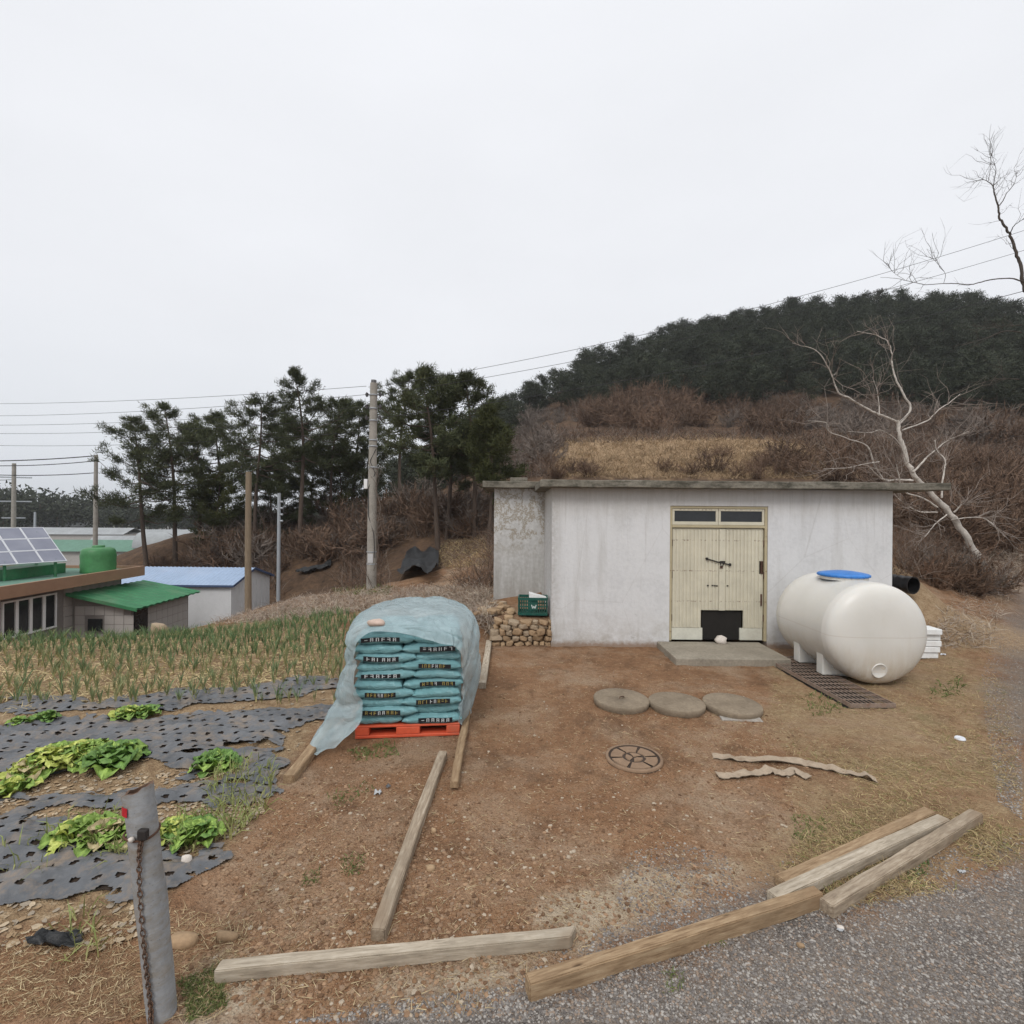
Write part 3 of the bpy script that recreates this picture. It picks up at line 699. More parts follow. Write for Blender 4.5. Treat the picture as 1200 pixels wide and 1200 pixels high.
# ------------------------------------------------------------------ manhole lids
M_lid = concrete('lid_concrete', (.15, .118, .085), (.29, .235, .17))
for i, (px, py, r_, tilt, lab) in enumerate(((728, 817, .36, (1.5, 0), 'round concrete manhole lid with a broken hole, leftmost of the three'), (793, 821, .355, (0, 1), 'round concrete manhole lid in the middle of the three'), (858, 823, .36, (-1, -2), 'smooth round concrete manhole lid nearest the grate'))):
    p = G(px, py, .085)
    t = thing('manhole_lid', lab, 'manhole lid', (p[0], p[1], .012), rng.random() * 6, 'concrete manhole lids in front of the shed')
    t.rotation_euler = (R(tilt[0]), R(tilt[1]), rng.random() * 6)
    prof = [(r_ - .02, -.03), (r_ - .004, 0), (r_, .03), (r_ - .002, .058), (r_ - .014, .068), (.2, .07), (.001, .071)]
    if i == 0: prof = [(r_ - .02, -.03), (r_ - .004, 0), (r_, .03), (r_ - .002, .058), (r_ - .014, .068), (.2, .071), (.055, .07), (.045, .042), (.001, .038)]
    me = MB().lathe(prof, 56).mesh('slab', M_lid, True); link('slab', me, t)
    if i == 0: MB().tube([(-.05, .01, .05), (-.02, .01, .082), (.03, -.01, .08), (.06, -.02, .055)], .007, 6).build('lifting_loop', M_iron, t, True)
M_pale = simple('pale_concrete', (.34, .315, .28), .3, 8, .9, .5, .01, dirt=(.20, .13, .08), dirt_amt=.95)
for i, (px, py, sx, sy) in enumerate(((868, 842, .24, .075),)):
    p = G(px, py); me = MB().bb(-sx, sx, -sy, sy, -.03, .004).mesh('concrete_sill', M_pale); me = bev(me, .01, 2)
    tag(link('concrete_sill', me, None, (p[0], p[1], .006), (0, 0, rng.normal() * .05)), 'pale concrete strip half buried before the manhole lid nearest the grate', 'concrete strip')
M_cast = simple('cast_iron_lid', (.25, .165, .105), .2, 12, .75, .3, .004, dirt=(.13, .08, .05), dirt_amt=.6)
M_groove = simple('lid_groove_dirt', (.06, .042, .032), .3, 20, .9, .2)
p = G(743, 887, .02)
ml = thing('sewer_cover', 'flat brown cast iron manhole cover with spoke ribs in the dirt', 'manhole cover', (p[0], p[1], .0), R(4))
r_ = .285
MB().lathe([(r_, -.02), (r_, .022), (r_ - .03, .024), (r_ - .032, .012), (.001, .012)], 56).build('plate', M_groove, ml, True)
sg = MB()
for (ra, rb) in ((.115, .235), (.0, .088)):
    for k in range(6 if ra else 3):
        n6 = 6 if ra else 3; a0 = k * 2 * math.pi / n6 + (.07 if ra else .25); a1 = (k + 1) * 2 * math.pi / n6 - (.07 if ra else .25)
        q = np.linspace(a0, a1, 10); ra_ = ra if ra else .02
        top = [[(math.cos(t) * rr, math.sin(t) * rr, zz) for t in q] for rr, zz in ((ra_, .012), (ra_ + .004, .021), (rb - .004, .021), (rb, .012))]
        sg.grid(np.array(top))
me = sg.mesh('rib_field', M_cast); 
link('rib_field', me, ml)
MB().lathe([(r_ + .001, .0), (r_ + .001, .0235), (r_ - .028, .0255), (r_ - .03, .012)], 56).build('rim', M_cast, ml, True)
# ------------------------------------------------------------------ pallet, bags, film
PR = R(6); PC = (-1.185, 6.20); PW, PD = 1.14, 1.1
M_red = simple('red_pallet_plastic', (.60, .095, .042), .18, 5, .55, .08, dirt=(.3, .16, .10), dirt_amt=.5)
pl = thing('pallet', 'red plastic pallet under the stack of teal bags', 'pallet', (*PC, 0), PR)
dk = MB()
for i in range(7):
    y = -PD / 2 + .06 + i * (PD - .12) / 6; dk.bb(-PW / 2, PW / 2, y - .06, y + .06, .118, .142)
link('deck', bev(dk.mesh('deck', M_red), .006), pl)
for sx in (-1, 0, 1):
    wd = .15 if sx else .26
    for sy in (-1, 0, 1):
        xx = sx * (PW / 2 - wd / 2); yy = sy * (PD / 2 - .08)
        link('block', bev(MB().bb(xx - wd / 2, xx + wd / 2, yy - .08, yy + .08, .0345, .1175).mesh('block', M_red), .008), pl)
for sy in (-1, 0, 1):
    yy = sy * (PD / 2 - .08); link('runner', bev(MB().bb(-PW / 2, PW / 2, yy - .08, yy + .08, .002, .034).mesh('runner', M_red), .006), pl)
def bag_mat():
    b = NB('teal_bag_plastic'); n = b.noise(2.4, 4, .6); cr = b.noise(9, 5, .7, b.map((1, 1, 2.5)), 1.2)
    c = b.ramp(n, [(.3, (.17, .385, .415)), (.7, (.255, .48, .51))])
    c = b.mix(b.rng(b.rand(), 0, 1, 0, .3), c, (.15, .37, .38))
    c = b.mix(b.rng(cr, .58, .7, 0, .3), c, (.50, .66, .68))
    return b.out(c, .26, b.bump(cr, .9, .05), 0, .45)
M_bag = bag_mat()
M_label = simple('black_label_print', (.012, .013, .016), .2, 10, .45, .1, spec=.4)
M_glw = simple('white_glyph_print', (.58, .62, .62), .1, 10, .5, 0)
M_gly = simple('yellow_glyph_print', (.36, .29, .09), .1, 10, .5, 0)
def bag_shape(u, v, w_, d_, t_, seed, amp=1.):
    """u, v in -1..1; returns the upper and lower surface heights of a filled bag"""
    e = np.clip(1 - np.abs(u) ** 5, 0, 1) ** .62 * np.clip(1 - np.abs(v) ** 7, 0, 1) ** .5
    e = e * (1 - .10 * (np.abs((u * 5 + v * 2 + seed) % 1.7 - .85) < .10)); nn = (fbm(u * 2.2 + seed, v * 2.2, 3, seed) - .5) * .40 + (np.abs(fbm(u * 6 + seed * 2 + v * 4, v * 3 - u * 5, 3, seed + 5) - .5) - .12) * .9
    return t_ / 2 * e * (1 + nn * amp), -t_ / 2 * e * (1 - nn * amp * .6)
def bag_mesh(w_, d_, t_, seed):
    nu, nv = 47, 25
    u = np.sin(np.linspace(-1, 1, nu) * math.pi / 2); v = np.sin(np.linspace(-1, 1, nv) * math.pi / 2)
    U, V = np.meshgrid(u, v, indexing='ij'); a, c = bag_shape(U, V, w_, d_, t_, seed)
    sag = (fbm(U * 1.3 + seed, V * 0, 2, seed + 9) - .5) * .034
    mb = MB(); mb.grid(np.stack([U * w_ / 2, V * d_ / 2, a + sag], -1)); g = np.stack([U * w_ / 2, V * d_ / 2, c + sag], -1)[::-1]
    mb.grid(g); return mb.mesh('bag', M_bag, True)
def band(w_, d_, t_, seed, u0, u1, k0, k1, off, mat, n=14):
    """a strip on the front face of the bag; k runs from the lower (-1) to the upper (1) edge of the front bulge"""
    us = np.linspace(u0, u1, n); ks = np.linspace(k0, k1, 5); pts = []
    for u in us:
        row = []
        for k in ks:
            v = -np.sin((1 - abs(k) * .34) * math.pi / 2) if True else 0
            a, c = bag_shape(np.array([u]), np.array([v]), w_, d_, t_, seed)
            sag = float((fbm(np.array([u * 1.3 + seed]), np.array([0.0]), 2, seed + 9) - .5)[0]) * .034
            full = t_ / 2 * k * .8
            row.append((u * w_ / 2, -d_ / 2 - off, float(full) + sag))
        pts.append(row)
    return MB().grid(np.array(pts)[::-1]).mesh('print', mat, True)
ORD = ('top', 'second', 'third', 'fourth', 'fifth', 'sixth', 'seventh', 'eighth', 'ninth', 'bottom')
BT = .098
cs, sn = math.cos(PR), math.sin(PR)
def place(o, x, y, z, rz=0):
    o.location = (PC[0] + x * cs - y * sn, PC[1] + x * sn + y * cs, z); o.rotation_euler = (rng.normal() * .012, rng.normal() * .012, PR + rz)
SEEDS = [3, 8, 15, 21]
SEEDS = [3, 8, 15, 21, 33, 42, 57, 64, 73, 88]
LB = [bag_mesh(.66, .54, BT * 1.30, s_) for s_ in SEEDS]; PB = [bag_mesh(.52, .54, BT * 1.25, s_ + 40) for s_ in SEEDS]
RB = [bag_mesh(.57, .54, BT * 1.25, s_ + 80) for s_ in SEEDS[:2]]
HZS = [(2, 0), (1, 1), (0, 2)]
for k in range(10):
    z = .142 + BT * (9 - k) + BT / 2; left = (k % 2 == 0); sgn = -1 if left else 1; q = k
    xl = sgn * (PW / 2 - .33 + .01) + rng.normal() * .012; xp = -sgn * (PW / 2 - .26 - .0) + rng.normal() * .012
    o = link('fertilizer_bag', LB[q]); place(o, xl, -PD / 2 + .25 + rng.normal() * .012, z + .004)
    tag(o, 'teal bag with a black lettered band, %s layer of the stack' % ORD[k], 'bag', 'fertilizer bags with black bands on the pallet')
    off = .0035 + rng.random() * .001
    u0, u1 = ((-.72, .42) if left else (-.42, .68))
    u0 += rng.normal() * .07; u1 += rng.normal() * .06; bk_ = rng.uniform(.42, .6)
    lo = link('label_band', band(.66, .54, BT * 1.30, SEEDS[q], u0, u1, -bk_, bk_ * .95, off, M_label), o)
    nG = 6 if k in (0, 1, 2, 4, 9) else 8
    for g in range(nG):      # printed characters, too blurred in the photo to read: stroke by stroke blocks
        uc = u0 + (u1 - u0) * (g + .9) / (nG + .8); wgl = (u1 - u0) / (nG + .8) * .27
        gm_ = MB(); mt = M_glw if (nG == 6 or g in (3, 4)) else M_gly
        st = [(-1, 1, .72, 1), (-1, 1, -.2, .1), (-1, -.45, -1, 1), (.5, 1, -1, .9)]
        for j, (a_, b_, c_, d2) in enumerate(st):
            if rng.random() < .28: continue
            m_ = band(.66, .54, BT * 1.30, SEEDS[q], uc + a_ * wgl, uc + b_ * wgl, c_ * .38, d2 * .38, off + .0015, mt, 2)
            co = np.array([v.co for v in m_.vertices]); gm_.add(co, np.array([list(p_.vertices) for p_ in m_.polygons])); bpy.data.meshes.remove(m_)
        if gm_.n: gm_.build('lettering', mt, lo)
    o = link('fertilizer_bag', PB[(q * 3 + 1) % 10]); place(o, xp, -PD / 2 + .26 + rng.normal() * .015, z)
    tag(o, 'plain teal bag end beside the lettered one, %s layer of the stack' % ORD[k], 'bag', 'plain bag ends on the pallet')
    for s_ in (-1, 1):
        o = link('fertilizer_bag', RB[k % 2]); place(o, s_ * .28, PD / 2 - .26, z)
        tag(o, 'teal bag at the back of the stack hidden under film', 'bag', 'teal bags at the back of the pallet under the film')
def film_mat(name, c, alpha, tint):
    b = NB(name); cr = b.noise(5, 6, .72, b.map((1, 1, .7), (.3, .2, .5)), 1.0); cr2 = b.noise(1.6, 4, .6, None, .8)
    col = b.ramp(cr, [(.35, sc(c, .94)), (.65, sc(c, 1.05))]); col = b.mix(b.rng(b.noise(11, 6, .8, b.map((1, 2.2, 1), (.5, .1, .9)), 2.0), .62, .70, 0, .22), col, (.62, .68, .70))
    a = b.rng(cr2, .3, .7, alpha - .06, alpha + .06)
    lw = b.nd('LayerWeight'); lw.inputs[0].default_value = .35
    a = b.ma('ADD', a, b.ma('MULTIPLY', lw.outputs['Facing'], .25), True)
    return b.out(col, .2, b.bump(b.ma('ADD', cr2, b.ma('MULTIPLY', cr, .8)), .9, .08), 0, .5, alpha=a)
M_film = film_mat('pale_film', (.46, .575, .60), .53, None)
def catmull(Pn, n):
    Pn = np.asarray(Pn, float); k = len(Pn); E = np.concatenate([[2 * Pn[0] - Pn[1]], Pn, [2 * Pn[-1] - Pn[-2]]]); t = np.linspace(0, k - 1 - 1e-6, n)
    i = t.astype(int); f = (t - i).reshape(-1, *([1] * (Pn.ndim - 1)))
    a, b_, c, d = E[i], E[i + 1], E[i + 2], E[i + 3]
    return .5 * (2 * b_ + (c - a) * f + (2 * a - 5 * b_ + 4 * c - d) * f ** 2 + (-a + 3 * b_ - 3 * c + d) * f ** 3)
FR = [
 [(-1.93, 5.14, .03), (-1.58, 5.40, .27), (-1.665, 5.44, .70), (-1.70, 5.47, 1.0), (-1.5, 5.5, 1.20), (-1.15, 5.52, 1.17), (-.78, 5.52, 1.08), (-.565, 5.58, .985), (-.53, 5.66, .58), (-.56, 5.68, .16)],
 [(-2.12, 5.28, .03), (-1.94, 5.50, .34), (-1.85, 5.60, .76), (-1.81, 5.66, 1.12), (-1.60, 5.66, 1.265), (-1.15, 5.66, 1.285), (-.72, 5.7, 1.25), (-.50, 5.76, 1.12), (-.44, 5.8, .62), (-.52, 5.82, .07)],
 [(-2.02, 5.9, .03), (-1.95, 6.1, .4), (-1.92, 6.2, .8), (-1.86, 6.2, 1.2), (-1.62, 6.2, 1.35), (-1.15, 6.3, 1.37), (-.70, 6.3, 1.35), (-.43, 6.3, 1.18), (-.36, 6.25, .72), (-.46, 6.2, .05)],
 [(-1.9, 6.6, .03), (-1.86, 6.7, .4), (-1.8, 6.8, .8), (-1.74, 6.83, 1.15), (-1.55, 6.8, 1.3), (-1.15, 6.85, 1.34), (-.82, 6.8, 1.32), (-.56, 6.8, 1.13), (-.45, 6.75, .72), (-.50, 6.7, .05)],
 [(-1.8, 6.9, .03), (-1.75, 6.98, .3), (-1.68, 7.02, .6), (-1.6, 7.03, .8), (-1.45, 7.04, .9), (-1.15, 7.06, .9), (-.85, 7.04, .88), (-.64, 7.0, .8), (-.55, 6.96, .5), (-.55, 6.9, .04)],
 [(-1.78, 7.0, .02), (-1.7, 7.08, .04), (-1.62, 7.1, .05), (-1.5, 7.12, .04), (-1.4, 7.14, .04), (-1.15, 7.16, .04), (-.9, 7.14, .04), (-.7, 7.1, .04), (-.6, 7.05, .04), (-.56, 6.97, .03)]]
FA = catmull(np.array(FR), 130); FA = np.swapaxes(catmull(np.swapaxes(FA, 0, 1), 210), 0, 1)
uu, vv = np.meshgrid(np.linspace(0, 1, FA.shape[0]), np.linspace(0, 1, FA.shape[1]), indexing='ij')
du = np.gradient(FA, axis=0); dv = np.gradient(FA, axis=1); fn_ = unit(np.cross(du, dv))
wr = (fbm(vv * 24 + uu * 3, uu * 6, 4, 51) - .5) * .045 + (np.abs(fbm(vv * 11 + uu * 6, uu * 9 - vv * 5, 3, 57) - .5)) * .035 - .01 + (1 - np.abs(2 * fbm(vv * 10 + uu * 1.5, uu * 2.2 + vv * 2, 3, 63) - 1)) ** 9 * .05 + (1 - np.abs(2 * fbm(vv * 5 - uu * 4, uu * 6 + vv * 3, 2, 67) - 1)) ** 12 * .03
side = 1 - np.clip(np.minimum(vv - .33, .72 - vv) * 8 + .5, 0, 1) * .55
FA = FA + fn_ * (wr * side)[..., None]
FA[..., 2] = np.maximum(FA[..., 2], .012)
# ragged front hem
FA[0, :, 1] += (fbm(np.linspace(0, 14, FA.shape[1]), 0 * vv[0], 3, 60) - .5) * .05
fo = MB().grid(FA).build('plastic_cover', M_film, None, True)
tag(fo, 'pale blue translucent plastic film draped over the stack of bags', 'plastic cover')
v_, f_ = blob(2, .25, 9)
tag(MB().add(v_ * (.095, .06, .045), f_).build('brick_lump', simple('pinkish_stone', (.52, .40, .33), .2, 9, .9, .4), None, True, (-1.47, 5.60, 1.275)), 'pinkish stone weighing down the film on top of the stack', 'stone')

# ------------------------------------------------------------------ timber beams
def wood_mat(name, c1, c2, c3):
    b = NB(name); co = b.map((1.2, 16, 16)); g = b.noise(3.2, 6, .7, co, .6); n = b.noise(1.6, 5, .7); n2 = b.noise(30, 3, .6, b.map((.25, 1.5, 1.5)))
    c = b.ramp(b.ma('ADD', b.ma('MULTIPLY', g, .6), b.ma('MULTIPLY', n2, .4)), [(.36, sc(c1, .8)), (.52, sc(c2, .92)), (.66, c3)])
    c = b.mix(b.rng(n, .45, .66, 0, .7), c, sc(c2, .6)); c = b.mix(b.rng(b.noise(.8, 4, .6), .5, .62, 0, .35), c, (.33, .20, .11))
    kn = b.rng(b.voro(3.1, b.map((.7, 3, 3))), .06, .10, .8, 0); c = b.mix(kn, c, (.06, .035, .02))
    x = b.xyz(); c = b.mix(b.rng(b.ma('ADD', x[2], b.ma('MULTIPLY', n, .04)), .012, .0, 0, .7), c, (.15, .09, .055))
    return b.out(c, .88, b.bump(b.ma('ADD', g, n2), .35, .006), 0, .15)
M_wood = [wood_mat('weathered_timber', (.23, .175, .125), (.37, .295, .215), (.47, .40, .31)), wood_mat('brown_timber', (.22, .14, .08), (.36, .25, .15), (.45, .34, .22)), wood_mat('pale_timber', (.30, .25, .19), (.46, .39, .30), (.56, .50, .41))]
def beam(a, c, w_, h_, m, label, z=0.0, tw=0., cut=(0, 0), name='timber_beam'):
    a = np.array(a); c = np.array(c); L = float(np.hypot(*(c - a)[:2])); ctr = (a + c) / 2; rz = math.atan2(c[1] - a[1], c[0] - a[0])
    me = MB().bb(-L / 2, L / 2, -w_ / 2, w_ / 2, 0, h_).mesh(name, M_wood[m])
    bm = bmesh.new(); bm.from_mesh(me)
    bmesh.ops.subdivide_edges(bm, edges=[q for q in bm.edges if abs(q.verts[0].co.x - q.verts[1].co.x) > .3], cuts=14)
    bmesh.ops.bevel(bm, geom=[q for q in bm.edges if q.calc_face_angle(0) > .7], offset=.006, segments=2, affect='EDGES')
    sx = rng.random() * 50
    for v in bm.verts:
        t = v.co.x / L
        if t > .49: v.co.x += cut[1] * (v.co.y / w_)
        if t < -.49: v.co.x += cut[0] * (v.co.y / w_)
        ang = tw * t; y, zz = v.co.y, v.co.z
        v.co.y = y * math.cos(ang) - zz * math.sin(ang) + (t * t - .25) * .03 * math.sin(sx) + (float(vnoise(v.co.x * 5 + sx, v.co.z * 30 + y * 17, 3)) - .5) * .007
        v.co.z = y * math.sin(ang) + zz * math.cos(ang) + (float(vnoise(v.co.x * 4 + sx, y * 30, 5)) - .5) * .007
    bm.to_mesh(me); bm.free()
    for p_ in me.polygons: p_.use_smooth = False
    o = link(name, me, None, (ctr[0], ctr[1], z if z else -.004), (0, 0, rz))
    if len(a) > 2 and (a[2] != c[2]): o.rotation_euler = (0, -math.atan2(c[2] - a[2], L), rz); o.location.z = (a[2] + c[2]) / 2
    return tag(o, label, 'timber beam', 'timber beams laid on the yard')
beam(G(519, 884, .04), G(443, 1096, .04), .085, .08, 0, 'long weathered beam running from pallet towards the front beam')
beam(G(553, 812, .03), G(532, 924, .03), .075, .06, 1, 'narrow brown beam on the ground along the right side of pallet')
beam(G(573, 752, .05), G(565, 803, .05), .10, .09, 2, 'short pale beam between the pallet and the stone wall')
beam(G(386, 852, .04), G(338, 914, .04), .10, .085, 1, 'worn beam under the tail of plastic film left of pallet')
beam(G(255, 1136, .045), G(672, 1096, .045), .075, .075, 2, 'long grey beam lying across the front near the leaning post', cut=(.01, .05))
beam(G(618, 1157, .05), G(959, 1050, .05), .075, .10, 1, 'long brown beam on the gravel at the front centre')
beam(G(915, 1027, .08), G(1090, 946, .08), .09, .07, 1, 'rearmost of the three parallel beams on the right')
beam(G(905, 1049, .08), G(1106, 957, .08), .09, .075, 2, 'middle of the three parallel beams on the right', z=.008)
beam(G(968, 1055, .085), G(1144, 949, .085), .09, .08, 0, 'front right beam of three, jutting farthest towards the road')
# ------------------------------------------------------------------ flat straps on the ground
M_strap = simple('dusty_canvas_strap', (.36, .285, .21), .25, 14, .9, .3, .004, dirt=(.2, .13, .08), dirt_amt=.6)
def strap(pts, w_, label):
    g = np.array([G(x, y) for x, y in pts]); c = catmull(g, 70); t = unit(np.gradient(c, axis=0)); s_ = np.stack([-t[:, 1], t[:, 0], 0 * t[:, 0]], 1)
    c[:, 2] = H(c[:, 0], c[:, 1]) + .016 + np.abs(fbm(np.linspace(0, 9, 70), np.zeros(70), 3, len(pts)) - .5) * .09
    k = np.linspace(-1, 1, 5); tw = (fbm(np.linspace(0, 9, 70), np.zeros(70), 2, 9) - .5) * 1.6
    g = c[:, None] + s_[:, None] * (k * w_ / 2)[None, :, None] + np.array([0, 0, 1.])[None, None] * (k[None] * w_ / 2 * np.sin(tw)[:, None])[..., None] * .3
    mb = MB().grid(g); mb.grid((g - np.array([0, 0, .006]))[::-1])
    return tag(mb.build('flat_strap', M_strap, None, True), label, 'strap')
strap([(835, 888), (862, 891), (890, 892), (930, 893), (955, 898), (985, 905), (1010, 911), (1027, 914)], .10, 'upper longer flat canvas strap lying on the dirt')
strap([(840, 911), (866, 911), (890, 908), (905, 906), (918, 909), (930, 906), (948, 914)], .10, 'lower shorter crumpled canvas strap lying on the dirt')

# ------------------------------------------------------------------ leaning post with chain
b0 = G(190, 1188); top = P(161, 925, 2.56)
M_post = concrete('grey_post_concrete', (.20, .205, .21), (.36, .365, .37), (.23, .195, .15))
M_rot = simple('brown_post_top', (.13, .08, .055), .3, 12, .9, .5)
bo = thing('barrier_post', 'leaning round grey post with a rusty chain and black padlock', 'post', b0)
ax = np.array(top) - b0; Lp = np.linalg.norm(ax); t = np.linspace(-.08, 1, 26)
pts = ax[None] * t[:, None] + np.stack([np.sin(t * 3) * .008, 0 * t, 0 * t], 1)
rad = .065 + (fbm(t * 4, t * 0, 3, 4) - .5) * .012
pb = MB().tube(pts, rad, 20, cap=False); v = pb.v[0]
nz_ = (fbm(v[:, 2] * 9 + v[:, 0] * 20, v[:, 1] * 20, 3, 8) - .5) * .008
v[:, :2] += unit(v[:, :2] - np.repeat(pts[:, :2], 20, 0)) * nz_[:, None]
rim = v[-20:].copy(); rim[:, 2] += (rng.random(20) - .5) * .02 + (rim[:, 0] - rim[:, 0].mean()) * .25; v[-20:] = rim
pb.build('shaft', M_post, bo, True)
inner = rim.mean(0) + (rim - rim.mean(0)) * .78; cen = rim.mean(0) - (0, 0, .05)
MB().add(np.vstack([rim, inner, inner - (0, 0, .05), [cen]]), [[j, (j + 1) % 20, 20 + (j + 1) % 20, 20 + j] for j in range(20)] + [[20 + j, 20 + (j + 1) % 20, 40 + (j + 1) % 20, 40 + j] for j in range(20)]).build('broken_top', M_rot, bo)
MB().add(np.vstack([inner - (0, 0, .05), [cen]]), [[j, (j + 1) % 20, 20] for j in range(20)]).build('hollow', M_rot, bo)
def on_post(px, py):
    """point of the shaft's near side at a photograph pixel, relative to the post base"""
    t_ = (1188 - py) / (1188 - 925); c = ax * t_; r0 = .069; dx = (px - (190 - 29 * t_)) / 292
    return c + np.array([.82, .57, 0]) * dx + np.array([.57, -.82, 0]) * math.sqrt(max(.0002, r0 ** 2 - dx ** 2))
def link_ring(c, t, n, r=.016, w_=.0042, el=1.5):
    t = unit(t); n = unit(n - t * (n @ t)); q = np.linspace(0, 2 * math.pi, 13)
    return c + t * (np.cos(q) * r * el)[:, None] + n * (np.sin(q) * r)[:, None], w_
chp = catmull([on_post(168, 972), on_post(165, 995), on_post(166, 1040), on_post(170, 1090), on_post(174, 1130), on_post(178, 1165), on_post(181, 1186) + np.array([.0, -.02, .0])], 42)
ch = MB(); tt = np.gradient(chp, axis=0)
for i in range(42):
    n_ = np.array([1., 0, 0]) if i % 2 else np.array([.35, -1., 0]); q, w_ = link_ring(chp[i] + (0, -.008, 0), tt[i], n_, .0115, .0034, 1.45); ch.tube(q, w_, 5, cap=False)
ch.build('chain', simple('rusty_chain', (.14, .09, .065), .4, 40, .6, .2, .002, metal=.5, dirt=(.2, .09, .04)), bo, True)
cl = ax * ((1188 - 975) / 263); q = np.linspace(0, 2 * math.pi, 25)
MB().tube(cl + np.stack([np.cos(q) * .074, np.sin(q) * .074, .006 * np.sin(q * 2)], 1), .0055, 6, cap=False).build('wire_collar', M_iron, bo, True)
pc = on_post(168, 968); link('padlock', bev(MB().box(pc + (.012, -.016, 0), (.045, .028, .05)).mesh('padlock', M_blackiron), .006, 2), bo)
pc = on_post(157, 972); v_, f_ = blob(1, .1, 2); MB().add(v_ * .014 + pc + (0, -.014, 0), f_).build('bolt_head', M_whiterock, bo, True)
M_redt = simple('red_tape', (.45, .02, .03), .2, 10, .5, 0)
tp = []
for ang in np.linspace(R(215), R(262), 8):
    for zz in (0, .045): tp.append(ax * ((1188 - 949) / 263) + np.array([math.cos(ang) * .0715, math.sin(ang) * .0715, zz]))
MB().grid(np.array(tp).reshape(8, 2, 3)).build('red_tape', M_redt, bo)
# ------------------------------------------------------------------ trees
M_bark = simple('pine_bark', (.085, .062, .048), .4, 5, .95, .5, .03, st=(3, 3, .6))
def needle_mat(name, c, var):
    b = NB(name); n = b.noise(.9, 4, .6); n2 = b.noise(6, 3, .6)
    col = b.ramp(b.ma('ADD', b.ma('MULTIPLY', n, .6), b.ma('MULTIPLY', n2, .4)), [(.33, sc(c, .62)), (.5, c), (.68, var)])
    col = b.mix(b.rng(b.rand(), 0, 1, 0, .75), col, sc(c, .6))
    return b.out(col, .75, None, 0, .2)
M_needle = needle_mat('pine_needles', (.075, .088, .042), (.145, .145, .062))
M_needle2 = needle_mat('yellowish_pine_needles', (.075, .085, .03), (.15, .14, .05))
M_farneedle = needle_mat('hill_pine_needles', (.046, .056, .036), (.092, .10, .055))
def pine(seed, Hh, spread, lean=0., c0=.35, nb=46, dens=1.25, needle=(.30, .05), tufts=17, top=1.0, jit=1.75):
    r = np.random.default_rng(seed); t = np.linspace(0, 1, 14); ph = r.random(4) * 6
    tr = np.stack([lean * t ** 1.3 + np.sin(t * 4 + ph[0]) * .03 * Hh * t, np.sin(t * 3.3 + ph[1]) * .03 * Hh * t, t * Hh], 1)
    rad = .0135 * Hh * (1 - t) ** .8 + .02; wood = MB().tube(tr, rad, 7, cap=False)
    TB, TD = [], []
    for b in range(nb):
        u = c0 + (1 - c0) * (b + r.random()) / nb
        if r.random() < .2: continue
        k = (u - c0) / (1 - c0); prof = (.55 + .6 * math.sin(min(1, k * 1.25) * math.pi * .8)) * (1 - k ** 3.0) + .10
        Lb = spread * prof * r.uniform(.55, 1.15); az = b * 2.4 + r.normal() * .5; el = R(-8 + 40 * k) + r.normal() * .14
        base = np.array([np.interp(u, t, tr[:, j]) for j in range(3)]); s = np.linspace(0, 1, 6)
        hd = np.array([math.cos(az), math.sin(az), 0.])
        br = base + hd * (s * Lb * math.cos(el))[:, None]; br[:, 2] += s * Lb * math.sin(el) + .16 * Lb * s ** 2.4 - .10 * Lb * np.sin(s * 3)
        br[1:] += r.normal(size=(5, 3)) * .03 * Lb
        wood.tube(br, (.012 * Hh * .35 * (1 - k * .5) * (1 - s * .85) + .008) * (.4 + .6 * Lb / spread), 4, cap=False)
        ns = max(2, int(6 * dens * (.5 + .6 * Lb / spread)))
        for q in range(ns + 1):
            w_ = 1.0 if q == ns else r.uniform(.35, .95); o = np.array([np.interp(w_, s, br[:, j]) for j in range(3)])
            a2 = az + r.normal() * .75; Ls = Lb * r.uniform(.16, .34) * (1 if q < ns else .5); e2 = R(15) + r.normal() * .25
            d = np.array([math.cos(a2) * math.cos(e2), math.sin(a2) * math.cos(e2), math.sin(e2)])
            if needle[0] < .5: wood.tube([o, o + d * Ls], [.012, .005], 3, cap=False)
            for g in range(4):
                TB.append(o + d * Ls * (.25 + .25 * g) + r.normal(size=3) * (.09, .09, .05)); TD.append(d + np.array([0, 0, .7]))
    for g in range(6): TB.append(tr[-1] + r.normal(size=3) * (.1, .1, .12)); TD.append(np.array([0, 0, 1.]))
    TB = np.array(TB); TD = unit(np.array(TD)); n = len(TB)
    B = np.repeat(TB, tufts, 0) + r.normal(size=(n * tufts, 3)) * np.array([.075, .075, .05]) * (needle[0] / .26) * jit
    D = np.repeat(TD, tufts, 0) + r.normal(size=(n * tufts, 3)) * .7
    cr = spikes(MB(), B, D, needle[0] * (.7 + .6 * r.random(n * tufts)), needle[1]); return wood, cr
def place_pine(i, px, py_top, Y, lean_px, hw, c0, label, mat=None, base_py=None, nb=46, dens=1.0):
    X = (px - 600) / 600 * Y; zb = float(H(X, Y)) - .1; zt = P(px, py_top, Y)[2]; Hh = max(2.5, zt - zb)
    t = thing('pine_tree', label, 'pine tree', (X, Y, zb), 0, 'pines along the edge of the field')
    wood, cr = pine(100 + i, Hh, 1.12 * hw / 600 * Y, lean_px / 600 * Y, c0, nb, dens)
    wood.build('trunk', M_bark, t, True); cr.build('crown', mat or M_needle, t)
